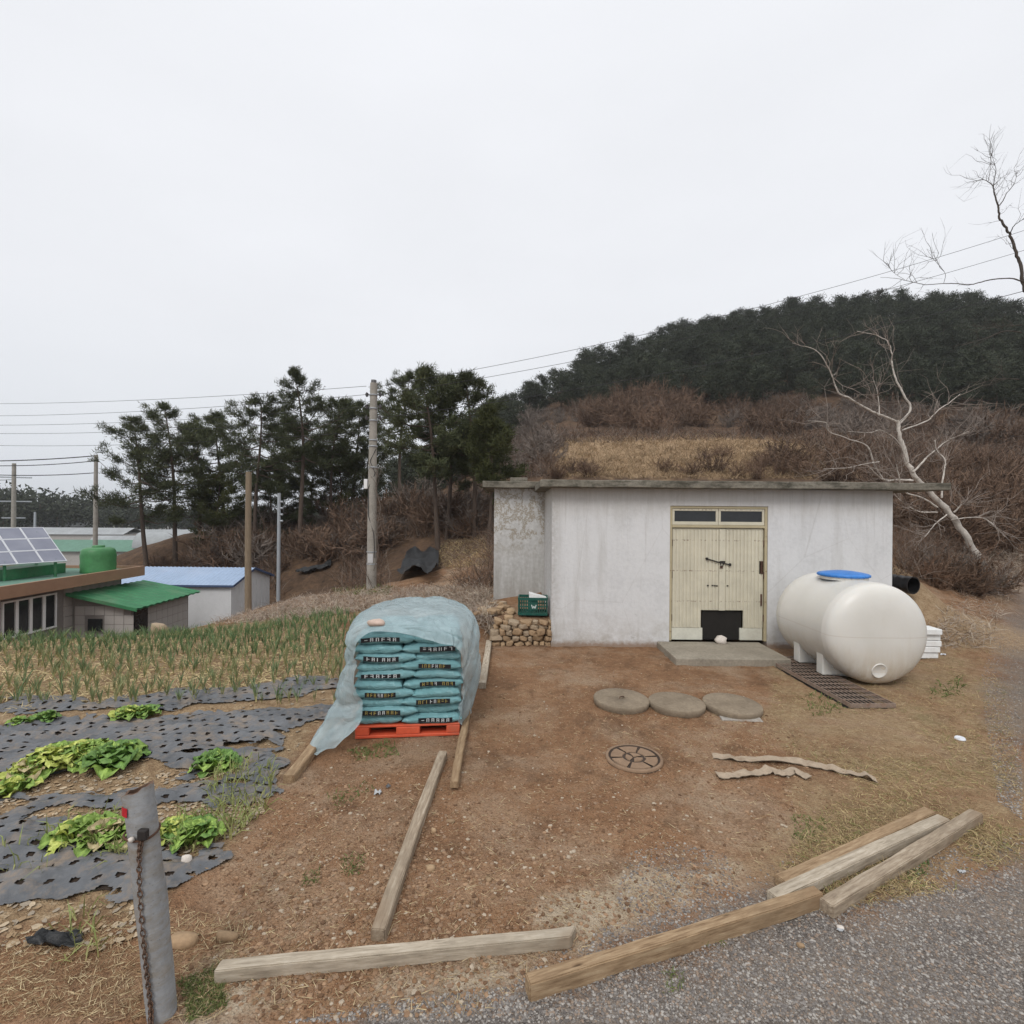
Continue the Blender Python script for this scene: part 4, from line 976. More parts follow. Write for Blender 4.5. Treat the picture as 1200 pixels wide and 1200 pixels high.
PINES = [
 (176, 493, 39, -26, 46, .42, 'leaning pine at the left end of row, behind green tank'), (206, 478, 41, -10, 46, .34, 'second pine from the left end of the row, rounded top'),
 (234, 505, 43, 0, 42, .34, 'shorter pine third from left end of row'), (262, 490, 45, -6, 40, .4, 'fourth pine from the left end of row'),
 (300, 469, 40, 0, 46, .42, 'broad dark pine above and behind the wooden pole'), (330, 492, 46, 4, 36, .36, 'low pine in the gap left of the tall pine'),
 (352, 438, 39, -4, 36, .42, 'tall pine with a separate tufted top left of concrete pole'), (388, 472, 44, 5, 38, .42, 'dense pine just left of the concrete utility pole'),
 (414, 474, 47, 4, 38, .40, 'dense pine right behind the concrete utility pole'), (468, 440, 45, 6, 34, .42, 'pine just right of the concrete pole with pointed top'),
 (514, 437, 31, -22, 42, .42, 'pine with bare dark trunk above the black tarp'), (524, 447, 33, 8, 32, .48, 'pine close behind the one above black tarp'),
 (556, 441, 32, -6, 34, .34, 'pine nearest the shed with sparse dark top'), (573, 482, 29, 4, 24, .36, 'low yellowish pine touching the shed roof corner')]
for i, q in enumerate(PINES): place_pine(i, *q[:6], q[6], M_needle2 if i == 13 else M_needle)
YL = ('left of the wooden pole under the tall pines', 'between the wooden pole and the metal pole', 'above and right of the slim metal pole', 'between metal pole and concrete pole', 'directly behind the concrete pole')
for i, (px, py, Y, hw) in enumerate(((255, 560, 42, 30), (318, 545, 44, 30), (365, 525, 46, 36), (400, 530, 46, 34), (430, 520, 48, 32))):
    X = (px - 600) / 600 * Y; zb = float(H(X, Y)) - .2; Hh = max(2.2, P(px, py, Y)[2] - zb)
    t = thing('young_pine', 'bushy young pine ' + YL[i], 'pine tree', (X, Y, zb), 0, 'young pines under the tall pine row')
    wood, cr = pine(300 + i, Hh, 1.2 * hw / 600 * Y, 0, .06, 40, 1.1); wood.build('trunk', M_bark, t, True); cr.build('crown', M_needle if i % 3 else M_needle2, t)

# pines covering the hilltop: each one an object
def hill_pine(seed, Hh=7.6, rad=3.1):
    """a pine seen from afar: a bent trunk and uneven flat sprays of needles stacked up to a ragged tip"""
    r = np.random.default_rng(seed); t = np.linspace(0, 1, 8); tr = np.stack([np.sin(t * 3 + r.random() * 6) * .3, np.sin(t * 2.5 + r.random() * 6) * .3, t * Hh * .96], 1)
    mb = MB().tube(tr, .11 * (1 - t) + .03, 5, cap=False); B, D = [], []
    c0 = r.uniform(.12, .28); npl = 28
    for i in range(npl):
        u = c0 + (1 - c0) * (i + r.random() * .8) / npl; k = (u - c0) / (1 - c0); az = i * 2.4 + r.normal() * .6
        R_ = rad * (1.0 - k ** 2.6) * (.55 + .45 * min(1, k * 3)) * r.uniform(.35, 1.12) + .35; c = np.array([np.interp(u, t, tr[:, j]) for j in range(3)]); hd = np.array([math.cos(az), math.sin(az), 0.])
        n = int(30 + 42 * R_); w_ = r.random(n) ** .6; q = c + hd * (w_ * R_)[:, None] + r.normal(size=(n, 3)) * (.38, .38, .2) * (.4 + w_[:, None]); q[:, 2] += w_ * R_ * (.05 + .35 * k)
        B.append(q); D.append(hd * .5 + (0, 0, .55) + r.normal(size=(n, 3)) * .6)
    B = np.concatenate(B); D = np.concatenate(D); return spikes(mb, B, D, r.uniform(.3, .7, len(B)), .13, 1)
HP = [hill_pine(500 + s_).mesh('pine_tree', [M_bark, M_farneedle]) for s_ in range(8)]
poly = [(440, 600), (520, 575), (570, 545), (612, 500), (640, 478), (700, 486), (760, 470), (830, 482), (930, 476), (1040, 480), (1200, 500), (1240, 480), (1240, 395), (1150, 378), (1040, 366), (930, 370), (850, 384), (770, 410), (700, 438), (640, 470), (590, 492), (530, 545), (470, 572)]
cand = in_pixels(poly, 9000); cand = cand[cand[:, 1] > 55]; keep = []
cell = {}
for p in cand:
    key = (int(p[0] // 3.8), int(p[1] // 3.8)); ok = True
    for a in (-1, 0, 1):
        for c in (-1, 0, 1):
            for q in cell.get((key[0] + a, key[1] + c), ()):
                if (p[0] - q[0]) ** 2 + (p[1] - q[1]) ** 2 < 3.6 ** 2: ok = False
    if ok: cell.setdefault(key, []).append(p); keep.append(p)
# the skyline rank stands on the crest itself
print('hill pines', len(keep))
random.shuffle(keep)
for i, p in enumerate(keep[:298]):
    o = link('pine_tree', HP[i % 8], None, (p[0], p[1], p[2] - .3), (0, 0, random.random() * 6.28)); s_ = random.uniform(.66, 1.08)
    o.scale = (s_ * random.uniform(.95, 1.25), s_ * random.uniform(.95, 1.25), s_)
    tag(o, 'dark green pine in the wood covering the hill behind the shed', 'pine tree', 'pines of the wood on the hill')

# ------------------------------------------------------------------ leafless shrubs and trees
M_twig = simple('brown_twigs', (.15, .098, .068), .35, 2, .95, 0, obj_var=.4)
M_rtwig = simple('reddish_twigs', (.175, .112, .076), .35, 2, .95, 0, obj_var=.35)
M_gtwig = simple('grey_twigs', (.19, .155, .13), .3, 2, .95, 0, obj_var=.35)
def shrub(seed, ns=26, nt=16, W_=.05, dome=1.0):
    """a leafless bush about 1 m in radius and 1 m high: stems fanning from the base, each with twigs"""
    r = np.random.default_rng(seed); mb = MB(); B, D, LL, WW = [], [], [], []
    for i in range(ns):
        az = r.random() * 6.28; tl = r.random() ** .7 * 1.15; d = np.array([math.cos(az) * math.sin(tl), math.sin(az) * math.sin(tl), math.cos(tl) * dome])
        p = np.array([r.normal() * .15, r.normal() * .15, 0]); L = r.uniform(.7, 1.05); n = 5
        for k in range(n):
            B.append(p.copy()); D.append(d.copy()); LL.append(L / n * 1.3); WW.append(W_ * (1.1 - k / n * .6)); p = p + d * L / n
            d = unit(d + r.normal(size=3) * .22 + np.array([0, 0, .06]))
            for q in range(nt // n + 1):
                B.append(p - d * L / n * r.random()); D.append(d + r.normal(size=3) * .65); LL.append(r.uniform(.12, .34)); WW.append(W_ * .45)
    return spikes(mb, np.array(B), np.array(D), np.array(LL), np.array(WW))
SH = [shrub(700 + k, 30, 24, .05).mesh('leafless_shrub', M_twig) for k in range(3)] + [shrub(710 + k, 30, 24, .045).mesh('leafless_shrub', M_rtwig) for k in range(2)] + [shrub(720 + k, 30, 24, .045).mesh('leafless_shrub', M_gtwig) for k in range(2)]
CLEAR = [(452, 632, 535, 700), (330, 655, 402, 705), (505, 632, 575, 668)]
def clear_of(q):
    u = 600 + 600 * ((q - CAM) @ RV) / q[:, 1]; v = 600 - 600 * ((q - CAM) @ UV) / q[:, 1]; k = np.ones(len(q), bool)
    for x0, y0, x1, y1 in CLEAR: k &= ~((u > x0) & (u < x1) & (v > y0) & (v < y1 + 12))
    return q[k]
def scatter_shrubs(poly, n, size, kinds, label, group, hz=(.8, 1.2)):
    for p in clear_of(in_pixels(poly, n)):
        s_ = random.uniform(*size); o = link('leafless_shrub', SH[random.choice(kinds)], None, (p[0], p[1], p[2] - .05 * s_), (0, 0, random.random() * 6.28))
        o.scale = (s_ * random.uniform(.9, 1.25), s_ * random.uniform(.9, 1.25), s_ * random.uniform(*hz)); tag(o, label, 'shrub', group)
scatter_shrubs([(685, 500), (700, 480), (760, 468), (815, 478), (835, 505), (760, 510)], 32, (3.2, 4.8), (0, 3, 4, 0), 'leafless brown shrub in the rounded thicket below the hill pines', 'shrubs of the rounded thicket')
scatter_shrubs([(830, 505), (850, 485), (930, 478), (1040, 480), (1180, 500), (1190, 530), (1050, 520), (940, 514)], 44, (2.4, 3.8), (0, 1, 5, 6), 'leafless grey brown shrub along the foot of the hill pines', 'shrubs along the foot of the pine wood')
scatter_shrubs([(640, 480), (700, 478), (760, 465), (850, 468), (940, 468), (940, 482), (840, 484), (700, 500), (650, 500)], 26, (1.8, 3.0), (0, 3, 6, 5), 'leafless brown shrub at the lower edge of the hill pines', 'shrubs at the lower edge of the wood')
scatter_shrubs([(585, 480), (610, 470), (640, 500), (650, 530), (630, 560), (590, 560)], 20, (2.2, 3.6), (5, 6, 0), 'leafless grey shrub left of the tan hillside field', 'shrubs left of the tan field')
scatter_shrubs([(640, 545), (700, 548), (780, 550), (820, 535), (850, 530), (900, 545), (1000, 530), (1010, 560), (760, 560), (640, 562)], 18, (.9, 1.7), (3, 0, 4), 'small reddish shrub standing in the tan hillside field', 'small shrubs in the tan field')
scatter_shrubs([(880, 545), (960, 530), (1040, 545), (1180, 555), (1195, 600), (1100, 598), (960, 562), (880, 562)], 34, (1.2, 2.3), (3, 4, 0, 1), 'leafless reddish shrub on the slope right above the shed roof', 'shrubs on the slope above the shed roof')
scatter_shrubs([(1060, 600), (1195, 590), (1198, 640), (1130, 648), (1070, 640)], 32, (1.0, 2.3), (3, 4, 1), 'leafless brown bramble on the bank right of the shed', 'brambles on the bank right of the shed')
scatter_shrubs([(235, 640), (330, 605), (440, 600), (560, 590), (575, 640), (500, 650), (420, 665), (330, 672), (240, 672)], 74, (1.4, 3.0), (0, 1, 2, 5, 6, 3), 'leafless brown shrub on the bank under the pine row', 'shrubs under the pine row')
scatter_shrubs([(60, 690), (150, 665), (240, 655), (240, 675), (170, 680), (120, 690)], 5, (1.0, 2.0), (0, 1), 'leafless brown shrub behind the blue roofed shed', 'shrubs behind the blue roofed shed')

scatter_shrubs([(1075, 602), (1150, 590), (1168, 636), (1100, 652)], 14, (.7, 1.5), (1, 3, 5, 6), 'leafless bramble tangled round the foot of the pale dead tree', 'brambles round the dead tree')
for px, Y, s_ in ((1088, 14.2, 1.0), (1100, 13.8, .8), (1108, 14.5, 1.2), (1120, 14.0, .9), (1130, 14.4, 1.1), (1140, 13.9, .85), (1152, 14.3, 1.0), (1166, 14.6, 1.1)):
    X = (px - 600) / 600 * Y; o = link('leafless_shrub', SH[random.choice((1, 3, 5, 6))], None, (X, Y, float(H(X, Y)) - .05), (0, 0, random.random() * 6.28)); o.scale = (s_, s_, s_ * 1.05)
    tag(o, 'leafless bramble tangled round the foot of the pale dead tree', 'shrub', 'brambles round the dead tree')
def twigs_on(mb, path, n, L, r0, seed, m=0, up=.3):
    """side twigs with their own small forks along a branch"""
    r = np.random.default_rng(seed); path = np.asarray(path, float); k = len(path)
    for i in range(n):
        u = r.uniform(.25, 1) * (k - 1); j = min(int(u), k - 2); o = path[j] + (path[j + 1] - path[j]) * (u - j)
        d = unit(unit(path[j + 1] - path[j]) + r.normal(size=3) * .7 + np.array([0, 0, up])); l = L * r.uniform(.4, 1.1)
        p = o + d * l * np.linspace(0, 1, 5)[:, None] + np.cumsum(r.normal(size=(5, 3)) * .05 * l, 0)
        p[0] = o; mb.tube(p, np.linspace(r0, r0 * .35, 5), 4, m, cap=False)
        for q in range(3):
            o2 = p[r.integers(1, 5)]; d2 = unit(d + r.normal(size=3) * .8 + np.array([0, 0, up])); l2 = l * r.uniform(.25, .6)
            mb.tube([o2, o2 + d2 * l2 * .5 + r.normal(size=3) * .03 * l2, o2 + d2 * l2], [r0 * .5, r0 * .4, r0 * .25], 3, m, cap=False)
def branchy(paths, Y, seed, tw=6, twl=.6, r0=.007, RS=.46):
    """tube paths given as ((px, py) list, start and end radius, depth drift)"""
    r = np.random.default_rng(seed); wood = MB(); tws = MB()
    for i, (pp_, ra, rb, dy) in enumerate(paths):
        n = len(pp_); ys = Y + dy[0] + (dy[1] - dy[0]) * np.linspace(0, 1, n)
        g = np.array([P(x, y, Yy) for (x, y), Yy in zip(pp_, ys)]); g = catmull(g, max(8, n * 5)); 
        g += (np.stack([fbm(np.arange(len(g)) * .6 + i * 9, np.zeros(len(g)), 2, 70 + j) for j in range(3)], 1) - .5) * ra * .45
        wood.tube(g, np.linspace(ra, rb, len(g)) * RS * (1 + .03 * r.normal(size=len(g))), 8); twigs_on(tws, g, tw if isinstance(tw, int) else tw[i], twl, r0, seed + i)
    return wood, tws
C4 = lambda L: [(900 + x * .2833, 320 + y * .2833) for x, y in L]
C6 = lambda L: [(1000 + x * .2, 160 + y * .2) for x, y in L]
M_palebark = simple('pale_bark', (.50, .46, .41), .35, 9, .9, .5, .01, st=(1, 1, 1), dirt=(.15, .12, .09), dirt_amt=.9)
M_darkbark = simple('dark_bark', (.075, .062, .052), .35, 6, .9, .4, .01)
wt = thing('dead_tree', 'pale barked leafless tree leaning behind the right roof corner', 'tree', (0, 0, 0))
wood, tws = branchy([
 (C4([(900, 1230), (855, 1150), (780, 1030), (715, 955), (640, 880), (590, 815), (565, 740), (545, 660), (535, 610)]), .19, .085, (0, .3)),
 (C4([(540, 625), (565, 600), (590, 560), (560, 500), (535, 450), (515, 390), (510, 330), (490, 280), (440, 255), (370, 240)]), .075, .018, (.3, .9)),
 (C4([(535, 615), (450, 580), (380, 545), (330, 515), (290, 495), (270, 440), (250, 390), (200, 320), (100, 290)]), .07, .014, (.3, -.4)),
 (C4([(600, 860), (540, 855), (480, 855), (440, 790), (410, 715), (330, 685), (250, 655), (240, 620), (165, 610)]), .06, .014, (.0, -.8)),
 (C4([(590, 855), (520, 858), (470, 850), (430, 815), (405, 790)]), .05, .02, (0, -.5)),
 (C4([(600, 825), (650, 770), (690, 735), (740, 695), (830, 655)]), .055, .016, (.1, .6)),
 (C4([(555, 650), (660, 610), (700, 570), (745, 540), (795, 500)]), .045, .014, (.2, 1.1)),
 (C4([(720, 930), (722, 860), (732, 800), (728, 765), (700, 735), (690, 690)]), .05, .02, (-.1, .3)),
 (C4([(575, 780), (540, 700), (470, 650), (420, 660), (330, 655)]), .03, .01, (.1, -.5)),
 (C4([(460, 780), (400, 790), (330, 805), (230, 810)]), .03, .01, (-.3, -1.0)),
 (C4([(700, 970), (640, 930), (560, 900), (540, 830), (530, 790)]), .05, .02, (-.1, -.4)),
 (C4([(700, 990), (620, 985), (560, 950), (525, 920)]), .045, .012, (-.2, -.5)),
 (C4([(460, 590), (458, 540), (450, 480), (430, 430)]), .03, .010, (.1, .2)),
 (C4([(770, 990), (800, 960), (825, 950)]), .045, .02, (0, -.3)),
 (C4([(740, 1000), (690, 1040), (650, 1090)]), .04, .015, (-.2, -.8)),
 (C4([(760, 1020), (860, 1010), (920, 1030), (980, 1090)]), .035, .012, (0, -.6))], 15.2, 41, 15, 1.1, .010, RS=.52)
wood.build('limbs', M_palebark, wt, True); tag(tws.build('twigs', simple('grey_brown_twig_bark', (.24, .20, .17), .3, 4, .9, 0), wt), kind='stuff')
bt = thing('bare_tree', 'thin dark leafless tree leaning in at the right edge against the sky', 'tree', (0, 0, 0))
wood, tws = branchy([
 ([(1262, 720), (1255, 650), (1240, 560), (1222, 450)] + C6([(1035, 960), (1000, 900), (985, 780), (960, 690), (930, 610), (905, 560), (865, 500), (852, 450), (850, 408)]), .13, .045, (0, .2)),
 (C6([(850, 410), (830, 350), (822, 310), (820, 285)]), .045, .028, (.2, .2)),
 (C6([(820, 290), (795, 268), (770, 255), (740, 254), (700, 266)]), .026, .010, (.2, .6)),
 (C6([(820, 290), (828, 240), (836, 200), (828, 160), (812, 110)]), .022, .007, (.2, -.1)),
 (C6([(790, 262), (800, 210), (806, 150), (800, 90), (815, 30)]), .016, .005, (.3, .6)),
 (C6([(852, 408), (880, 370), (900, 330), (930, 295), (950, 258), (960, 200)]), .03, .009, (.2, .7)),
 (C6([(918, 570), (940, 525), (970, 500), (1020, 470), (1060, 420)]), .028, .010, (.1, -.4)),
 (C6([(1000, 855), (950, 836), (890, 830), (800, 840), (740, 855), (690, 866), (610, 862), (540, 862), (430, 868), (370, 858), (320, 845), (240, 830), (160, 825)]), .04, .008, (0, -1.2)),
 (C6([(530, 858), (540, 810), (515, 768), (480, 730), (450, 690), (430, 660)]), .013, .005, (-.7, -.9)),
 (C6([(300, 838), (240, 800), (190, 740)]), .010, .004, (-.9, -1.2)),
 (C4([(1040, 440), (1000, 437), (960, 440)]), .03, .012, (0, .3)),
 (C4([(1048, 245), (980, 240), (900, 270), (800, 300)]), .03, .010, (0, -.8)),
 (C4([(1052, 215), (1000, 218), (900, 228)]), .025, .010, (0, .5))], 14.6, 77, 8, .8, .0055)
wood.build('limbs', M_darkbark, bt, True); tag(tws.build('twigs', M_darkbark, bt), kind='stuff')

# far tree line across the plain
fm = MB(); far = []
for i in range(150):
    az = R(-47 + 33 * random.random()); d_ = random.uniform(200, 250); X, Y = math.sin(az) * d_, math.cos(az) * d_; z = float(H(X, Y)); hh = random.uniform(9, 15) * (1.25 if az < R(-42) else 1) * (.8 if az > R(-36) else 1)
    n = 420; q = unit(rng.normal(size=(n, 3))) * (rng.random((n, 1)) ** .4) * (hh * .42, hh * .42, hh * .36) + (X, Y, z + hh * .6); spikes(fm, q, rng.normal(size=(n, 3)) + (0, 0, .5), hh * .07, hh * .05)
    fm.tube([(X, Y, z), (X, Y, z + hh * .7)], [.35, .15], 4, 1, cap=False)
tag(fm.build('distant_wood', [M_farneedle, M_bark]), 'far off line of dark trees beyond the fields', 'wood', None, 'stuff')
# ------------------------------------------------------------------ farmhouse with solar panels, lean-to, tank; blue roofed shed
M_fascia = simple('brown_fascia', (.30, .18, .115), .12, 1.5, .6, .05)
M_deck = simple('green_roof_coating', (.12, .225, .17), .2, 2, .7, .1)
M_gmetal = simple('green_steel_sheet', (.045, .19, .085), .3, 2, .55, .1, dirt=(.14, .19, .12), dirt_amt=.6)
M_gtank = simple('green_tank_plastic', (.05, .19, .065), .25, 3, .45, .08, spec=.4)
M_tile = simple('wall_tile', (.40, .375, .35), .12, 6, .7, .1, dirt=(.28, .25, .22), dirt_amt=.4)
M_grout = simple('tile_joint', (.22, .20, .185), .1, 10, .9, 0)
M_upvc = simple('white_window_frame', (.74, .74, .73), .06, 6, .45, 0)
M_alu = simple('aluminium_frame', (.62, .63, .65), .08, 8, .35, 0, metal=.6)
def cell_mat():
    b = NB('solar_cells'); x = b.xyz(b.co); n = b.noise(1.2, 3, .5)
    return b.out(b.ramp(n, [(.3, (.14, .15, .20)), (.7, (.21, .22, .27))]), .22, None, 0, .55)
M_cell = cell_mat()
hs = thing('farmhouse', 'flat roofed farmhouse with a brown fascia and green roof deck', 'house', (-17.0, 18, -2.9))
o0 = np.array([-17.0, 18, -2.9])
def hb(x0, x1, y0, y1, z0, z1): return MB().box(np.array([(x0 + x1) / 2, (y0 + y1) / 2, (z0 + z1) / 2]) - o0, (x1 - x0, y1 - y0, z1 - z0))
RZ = -.05
hb(-27.5, -16.5, 11.6, 22.9, RZ - .17, RZ - .12).build('roof_deck', M_deck, hs)
fs = MB()
for q in ((-16.55, -16.4, 11.6, 22.9), (-27.6, -27.5, 11.6, 22.9), (-27.5, -16.55, 22.8, 22.9), (-27.5, -16.55, 11.6, 11.7)):
    m_ = hb(q[0], q[1], q[2], q[3], RZ - .42, RZ); fs.v += m_.v; fs.f += [(f + fs.n, 0) for f, _ in m_.f]; fs.n += m_.n
fs.build('fascia', M_fascia, hs)
hb(-27, -16.5, 12, 22.6, RZ - .40, RZ - .171).build('soffit', M_fascia, hs)
hb(-26.9, -17.06, 12.2, 22.4, -3.6, RZ - .401).build('wall', M_grout, hs)
tile = MB().bb(-.028, .03, -.193, .193, -.193, .193).mesh('tile', M_tile); tile = bev(tile, .006)
for iy in range(26):
    for iz in range(8):
        y = 12.5 + iy * .4; z_ = -.66 - iz * .4
        if y > 22.3 or (16.9 < y < 19.35 and -2.3 < z_ < -.55): continue
        link('tile', tile, hs, np.array([-17.06, y, z_]) - o0)
wf = thing('window_row', 'x', 'x'); bpy.data.objects.remove(wf)
y0, y1, z0, z1 = 17.1, 19.15, -1.95, -.66
hb(-17.055, -16.98, y0, y1, z1 - .06, z1).build('window_head', M_upvc, hs)
hb(-17.055, -16.98, y0, y1, z0, z0 + .06).build('window_sill', M_upvc, hs)
for k in range(4):
    a = y0 + k * (y1 - y0) / 4; c = y0 + (k + 1) * (y1 - y0) / 4
    wm = hb(-17.055, -16.985, a + .001, a + .055, z0 + .06, z1 - .06); w2 = hb(-17.055, -16.985, c - .055, c - .001, z0 + .06, z1 - .06)
    wm.v += w2.v; wm.f += [(f + wm.n, 0) for f, _ in w2.f]; wm.n += w2.n
    wo_ = wm.build('window', M_upvc, hs); hb(-17.05, -17.03, a + .055, c - .055, z0 + .06, z1 - .06).build('pane', M_pane, wo_)
# lean-to: its own small building against the house
lt = thing('lean_to', 'small tiled lean-to shed with a bright green sloping sheet roof', 'lean-to shed', (-15.9, 21.7, -2.9))
o0 = np.array([-15.9, 21.7, -2.9])
A, Bp, C_, D_ = np.array([-16.95, 19.5, -.75]), np.array([-14.45, 19.75, -1.37]), np.array([-14.6, 24.1, -1.36]), np.array([-16.95, 23.6, -.80])
def roof_sheet():
    n, m = 46, 3; g = np.zeros((n, m, 3))
    for i in range(n):
        t = i / (n - 1)
        for j in range(m):
            s_ = j / (m - 1); p = (A * (1 - s_) + Bp * s_) * (1 - t) + (D_ * (1 - s_) + C_ * s_) * t; g[i, j] = p + (0, 0, .022 * (1 if i % 4 < 2 else 0))
    mb = MB().grid(g - o0); mb.grid((g - o0 - (0, 0, .05))[::-1]); return mb
roof_sheet().build('roof', M_gmetal, lt)
ed = MB(); e1 = A - o0; e2 = Bp - o0
ed.add([e1 + (0, -.03, .03), e2 + (0.02, -.03, .03), e2 + (0.02, -.03, -.10), e1 + (0, -.03, -.10), e1 + (0, .0, .03), e2 + (0.02, .0, .03), e2 + (0.02, 0, -.10), e1 + (0, 0, -.10)], [[0, 1, 2, 3], [4, 5, 1, 0], [7, 6, 5, 4], [3, 2, 6, 7]]); ed.build('roof_trim', M_gmetal, lt)
def wall_quad(x0, y0, x1, y1, zb, zt0, zt1, th, name):
    d = unit(np.array([x1 - x0, y1 - y0, 0.])); n = np.array([-d[1], d[0], 0]) * th
    a = np.array([x0, y0, 0.]) - o0 * (1, 1, 0); c = np.array([x1, y1, 0.]) - o0 * (1, 1, 0); Z = -o0[2]
    v = [a + (0, 0, zb + Z), c + (0, 0, zb + Z), c + (0, 0, zt1 + Z), a + (0, 0, zt0 + Z)]; v = v + [q + n for q in v]
    return MB().add(v, [[0, 1, 2, 3], [5, 4, 7, 6], [4, 0, 3, 7], [1, 5, 6, 2], [3, 2, 6, 7]]).build(name, M_grout, lt)
wall_quad(-16.95, 19.85, -14.85, 20.0, -3.6, -.86, -1.36, .12, 'front_wall')
wall_quad(-14.85, 20.0, -14.95, 23.7, -3.6, -1.40, -1.40, .12, 'end_wall')
for i in range(6):
    for j in range(7):
        x = -16.72 + i * .36; z_ = -1.12 - j * .36; topz = -.86 - (x + .16 + 16.95) / 2.1 * .5
        if z_ + .17 > topz or (i in (1, 2) and j in (2, 3)): continue
        m_ = MB().bb(-.172, .172, -.012, .012, -.172, .172).mesh('tile', M_tile) if not (i or j) else m_ if 'm_' in globals() else None
        if m_ is None: m_ = MB().bb(-.172, .172, -.012, .012, -.172, .172).mesh('tile', M_tile)
        tile2 = bpy.data.meshes.get('lean_tile') or MB().bb(-.172, .172, -.012, .012, -.172, .172).mesh('lean_tile', M_tile)
        link('tile', tile2, lt, np.array([x, 19.845 + (x + 16.95) / 2.1 * .15, z_]) - o0, (0, 0, math.atan2(.15, 2.1)))
for i in range(10):
    for j in range(5):
        y = 20.22 + i * .36; z_ = -1.62 - j * .36
        if y > 23.6 or i in (0, 1): continue
        link('tile', tile2, lt, np.array([-14.85 - (y - 20) * .027, y, z_]) - o0, (0, 0, R(90) + .027))
wq = MB().box(np.array([-16.15, 19.88, -2.02]) - o0, (.52, .06, .46)); wq.build('small_window', M_pane, lt)
for dx, dz, sx, sz in ((0, .24, .6, .04), (0, -.24, .6, .04), (.28, 0, .04, .44), (-.28, 0, .04, .44)):
    pass
MB().box(np.array([-14.82, 20.5, -2.4]) - o0, (.05, .72, 1.8)).build('doorway', M_pane, lt)
# rooftop water tank
gt_ = thing('roof_water_tank', 'bright green plastic water tank standing on the farmhouse roof', 'water tank', (-17.35, 21.5, RZ - .12))
MB().lathe([(.60, 0), (.62, .05), (.60, .1), (.615, .35), (.60, .4), (.615, .7), (.60, .78), (.585, .9), (.53, .98), (.40, 1.03), (.22, 1.05)], 40).build('tank_body', M_gtank, gt_, True)
MB().lathe([(.22, 1.0), (.22, 1.10), (.2, 1.12), (.001, 1.13)], 28).build('tank_lid', M_gtank, gt_, True)
# solar array
BR = np.array([-17.45, 20.1, .42]); e1 = np.array([-.46, -.887, 0]); e2 = np.array([-1.83, .95, 1.28]) / 3
nrm = unit(np.cross(e1, e2)); nrm = nrm if nrm[2] > 0 else -nrm
sp = thing('solar_array', 'tilted array of blue grey solar panels on the farmhouse roof', 'solar panels', BR)
for c in range(6):
    for r_ in range(3):
        a = e1 * (.74 * c); f0 = MB(); i1 = e1 * .735; i2 = e2 * .985
        q = [a + e2 * r_, a + e2 * r_ + i1, a + e2 * r_ + i1 + i2, a + e2 * r_ + i2]; ce = sum(q) / 4; qi = [x + (ce - x) * .075 for x in q]
        v = [x + nrm * .02 for x in q] + [x + nrm * .02 for x in qi] + [x - nrm * .02 for x in q]
        f0.add(v, [[j, (j + 1) % 4, 4 + (j + 1) % 4, 4 + j] for j in range(4)] + [[j, 8 + j, 8 + (j + 1) % 4, (j + 1) % 4] for j in range(4)] + [[8, 9, 10, 11]])
        po = f0.build('panel', M_alu, sp); MB().add([x + nrm * .016 for x in qi], [[0, 1, 2, 3]]).build('cells', M_cell, po)
lg = MB()
for c in range(0, 6, 2):
    for r_, hh in ((.25, 0), (2.6, 0)):
        p_ = e1 * (.74 * c + .3) + e2 * r_; lg.tube([p_, np.array([p_[0], p_[1], RZ - .12 - BR[2]])], .05, 6)
for r_ in (.25, 2.6): lg.tube([e1 * .1 + e2 * r_ - nrm * .05, e1 * 4.3 + e2 * r_ - nrm * .05], .04, 6)
lg.build('support_frame', M_gmetal, sp)
up = thing('roof_hut', 'low green steel box on the farmhouse roof under the solar panels', 'roof box', (-18.9, 20.3, RZ - .12))
link('box_body', bev(MB().bb(-.7, .45, -1.6, .9, 0, .40).mesh('box_body', M_gmetal), .01), up)
# blue roofed shed
M_bluer = simple('blue_roof_sheet', (.31, .40, .54), .15, .8, .5, .08, dirt=(.36, .42, .53), dirt_amt=.7)
M_wsheet = simple('white_wall_sheet', (.66, .665, .67), .06, 2, .6, .08, dirt=(.5, .5, .49), dirt_amt=.3)
bsd = thing('blue_roof_shed', 'white sheet metal shed with a pale blue ribbed roof', 'shed', (-14.2, 28.1, -4.2))
YA, YB, ZE, ZR, XA, XB = 26.05, 30.15, -1.33, -.68, -14.25, -25.0
o0 = np.array([-14.2, 28.1, -4.2]); ym = (YA + YB) / 2
me = MB().add(np.array([(XA, YA, -4.6), (XA, YB, -4.6), (XA, YB, ZE), (XA, ym, ZR - .05), (XA, YA, ZE), (XB, YA, -4.6), (XB, YB, -4.6), (XB, YB, ZE), (XB, ym, ZR - .05), (XB, YA, ZE)]) - o0, [[5, 0, 4, 9], [1, 6, 7, 2], [6, 1, 0, 5]]).add(np.array([(XA, YA, -4.6), (XA, YB, -4.6), (XA, YB, ZE), (XA, ym, ZR - .05), (XA, YA, ZE)]) - o0, [[0, 1, 2, 3, 4]]).add(np.array([(XB, YA, -4.6), (XB, YB, -4.6), (XB, YB, ZE), (XB, ym, ZR - .05), (XB, YA, ZE)]) - o0, [[4, 3, 2, 1, 0]])
me.build('wall', M_wsheet, bsd)
rb = MB()
for i in range(14): rb.bb(XA + .001, XA + .02, YA + .15 + i * .3, YA + .19 + i * .3, -4.5, ZE - .02)
for i in range(len(rb.v)): rb.v[i] = rb.v[i] - o0
rb.build('wall_rib', M_wsheet, bsd)
